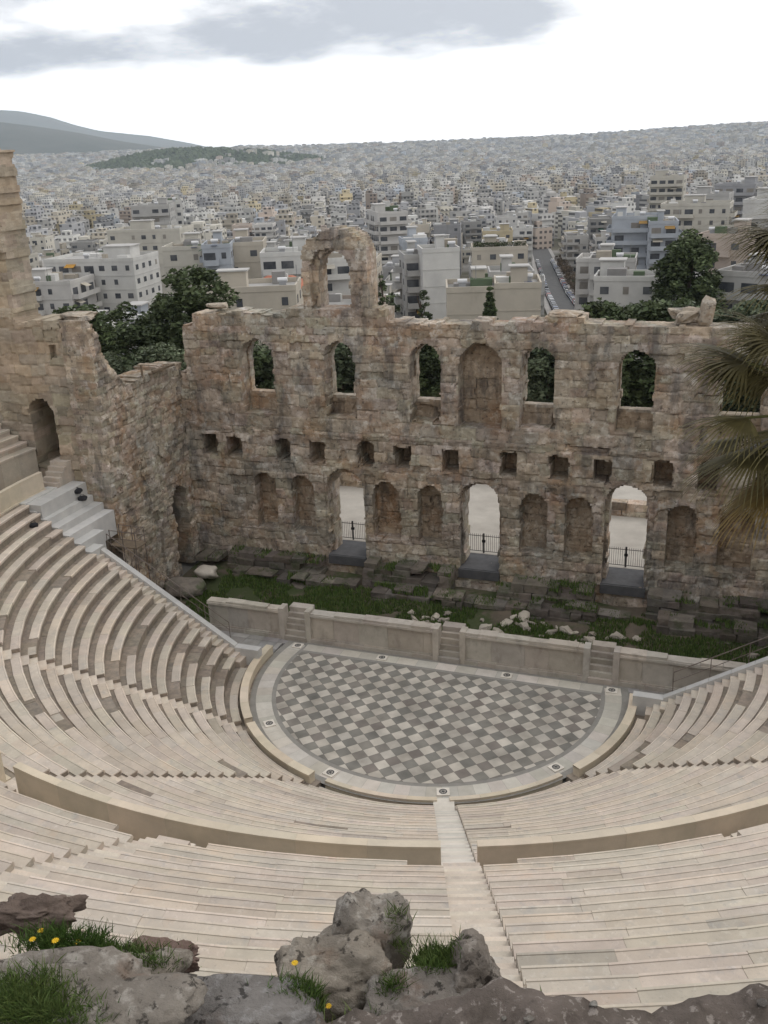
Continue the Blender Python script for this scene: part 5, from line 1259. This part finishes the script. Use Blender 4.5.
for k, (px, py, D) in enumerate([(28, 932, 3.0), (62, 928, 3.05), (50, 950, 2.85), (95, 938, 3.0), (88, 960, 2.8), (112, 952, 2.9), (8, 1004, 2.4), (36, 925, 3.05), (75, 935, 3.0), (329, 985, 2.6), (297, 998, 2.5), (57, 968, 2.7)]):
    p = at(px, py, D); g = surf(p.x, p.y, p.z-.1); h = rn.uniform(.04, .08); root = empty('yellow_flower', (p.x, p.y, g), rn.uniform(0, 6), 'small yellow daisy-like flower among the foreground weeds at '+('the bottom left' if px < 250 else 'the foot of the boulder'), 'flower', 'yellow flowers among the rocks')
    m = MB(); m.tube([(0, 0, 0), (.01, 0, h*.5), (.0, .012, h)], .0015, 4, (1, 1, 1)); m.build('stem', 'grass', root, local=True)
    m = MB()
    for j in range(10):
        a = 6.283*j/10; b = a+.25; c = a-.25; m.poly([(0, .012, h), (math.cos(c)*.010, .012+math.sin(c)*.010, h+.003), (math.cos(a)*.013, .012+math.sin(a)*.013, h+.001), (math.cos(b)*.010, .012+math.sin(b)*.010, h+.003)])
    m.build('petals', 'petal', root, local=True)

# ------------------------------------------------------------------ palm at the right edge
def palm(px, py, D, label, lean=2.1, nf=66):
    c = at(px, py, D); gz = terrain(c.x, c.y); bx = ER*lean; gz = terrain(c.x+bx.x, c.y+bx.y); root = empty('palm_tree', (c.x+bx.x, c.y+bx.y, gz), 0, label, 'palm tree'); H = c.z-gz; o_0 = Vector((-bx.x, -bx.y, H)); rn = random.Random(71)
    m = MB(); m.tube([Vector((0, 0, -.5)), Vector((-bx.x*.12, -bx.y*.12, H*.3)), Vector((-bx.x*.4, -bx.y*.4, H*.65)), Vector((-bx.x, -bx.y, H-.05))], [.2, .17, .15, .16], 10); m.build('trunk', 'bark', root, local=True)
    for k in range(nf):
        m = MB(); az = rn.uniform(0, 6.283); el = rn.uniform(-.75, 1.1); pl = rn.uniform(.45, .8)
        d = Vector((math.cos(az)*math.cos(el), math.sin(az)*math.cos(el), math.sin(el))); o_ = o_0.copy(); tip = o_+d*pl
        m.tube([o_+d*.1, tip], [.015, .009], 5, (1.3, 1.3, 1))
        side = d.cross(Vector((0, 0, 1))).normalized(); upv = side.cross(d).normalized(); L_ = rn.uniform(.46, .6); tn = rn.uniform(.7, 1.25); dead = el < -.6
        for j in range(38):
            a = (j-18.5)/18.5*1.6; dv = (d*math.cos(a)+side*math.sin(a)+upv*.12*math.cos(a*2)).normalized(); w = .012
            pv = dv.cross(upv).normalized()*w; L2 = L_*(1-.22*abs(a)/1.75)*rn.uniform(.9, 1.08); prev = None; p = tip.copy(); dcur = dv.copy(); t = tn*rn.uniform(.75, 1.2)
            cc = (t*1.05, t*.9, t*.75) if not dead else (t*2.6, t*1.8, t*1.2)
            segs = 5
            for s in range(segs):
                ww = w*(1-(s/segs)**1.5); p2 = p+dcur*(L2/segs); a_ = pv.normalized()
                w2 = w*(1-((s+1)/segs)**1.5)+.0005
                m.poly([p-a_*ww, p+a_*ww, p2+a_*w2, p2-a_*w2], cc if s < 4 else tuple(x*1.5 for x in cc)); p = p2; dcur = (dcur+Vector((0, 0, -.12-.06*s))).normalized()
        m.build('frond', 'palm', root, local=True)
MT['palm'] = mat('palm_leaf', (0.095, 0.092, 0.042), (0.06, 0.06, 0.028), 4, 0.6, 0, attr=True)
palm(868, 408, 6.4, 'palm tree with drooping fan leaves reaching in at the right edge')
palm(896, 275, 7.4, 'second palm whose topmost leaf tips enter at the upper right edge')

# ------------------------------------------------------------------ haze
m = MB(); m.box(-18500, 18500, -18500, 18500, -140, 1200)
hz = m.build('haze', 'soil'); hm = bpy.data.materials.new('air'); hm.use_nodes = True; t = hm.node_tree; t.nodes.clear()
o_ = t.nodes.new('ShaderNodeOutputMaterial'); v_ = t.nodes.new('ShaderNodeVolumePrincipled'); v_.inputs['Color'].default_value = (.76, .87, 1.0, 1); v_.inputs['Density'].default_value = HAZE_D; v_.inputs['Anisotropy'].default_value = .3
t.links.new(v_.outputs[0], o_.inputs['Volume']); hz.data.materials.clear(); hz.data.materials.append(hm); tag(hz, 'thin pale haze over the far city', 'haze', kind='stuff')
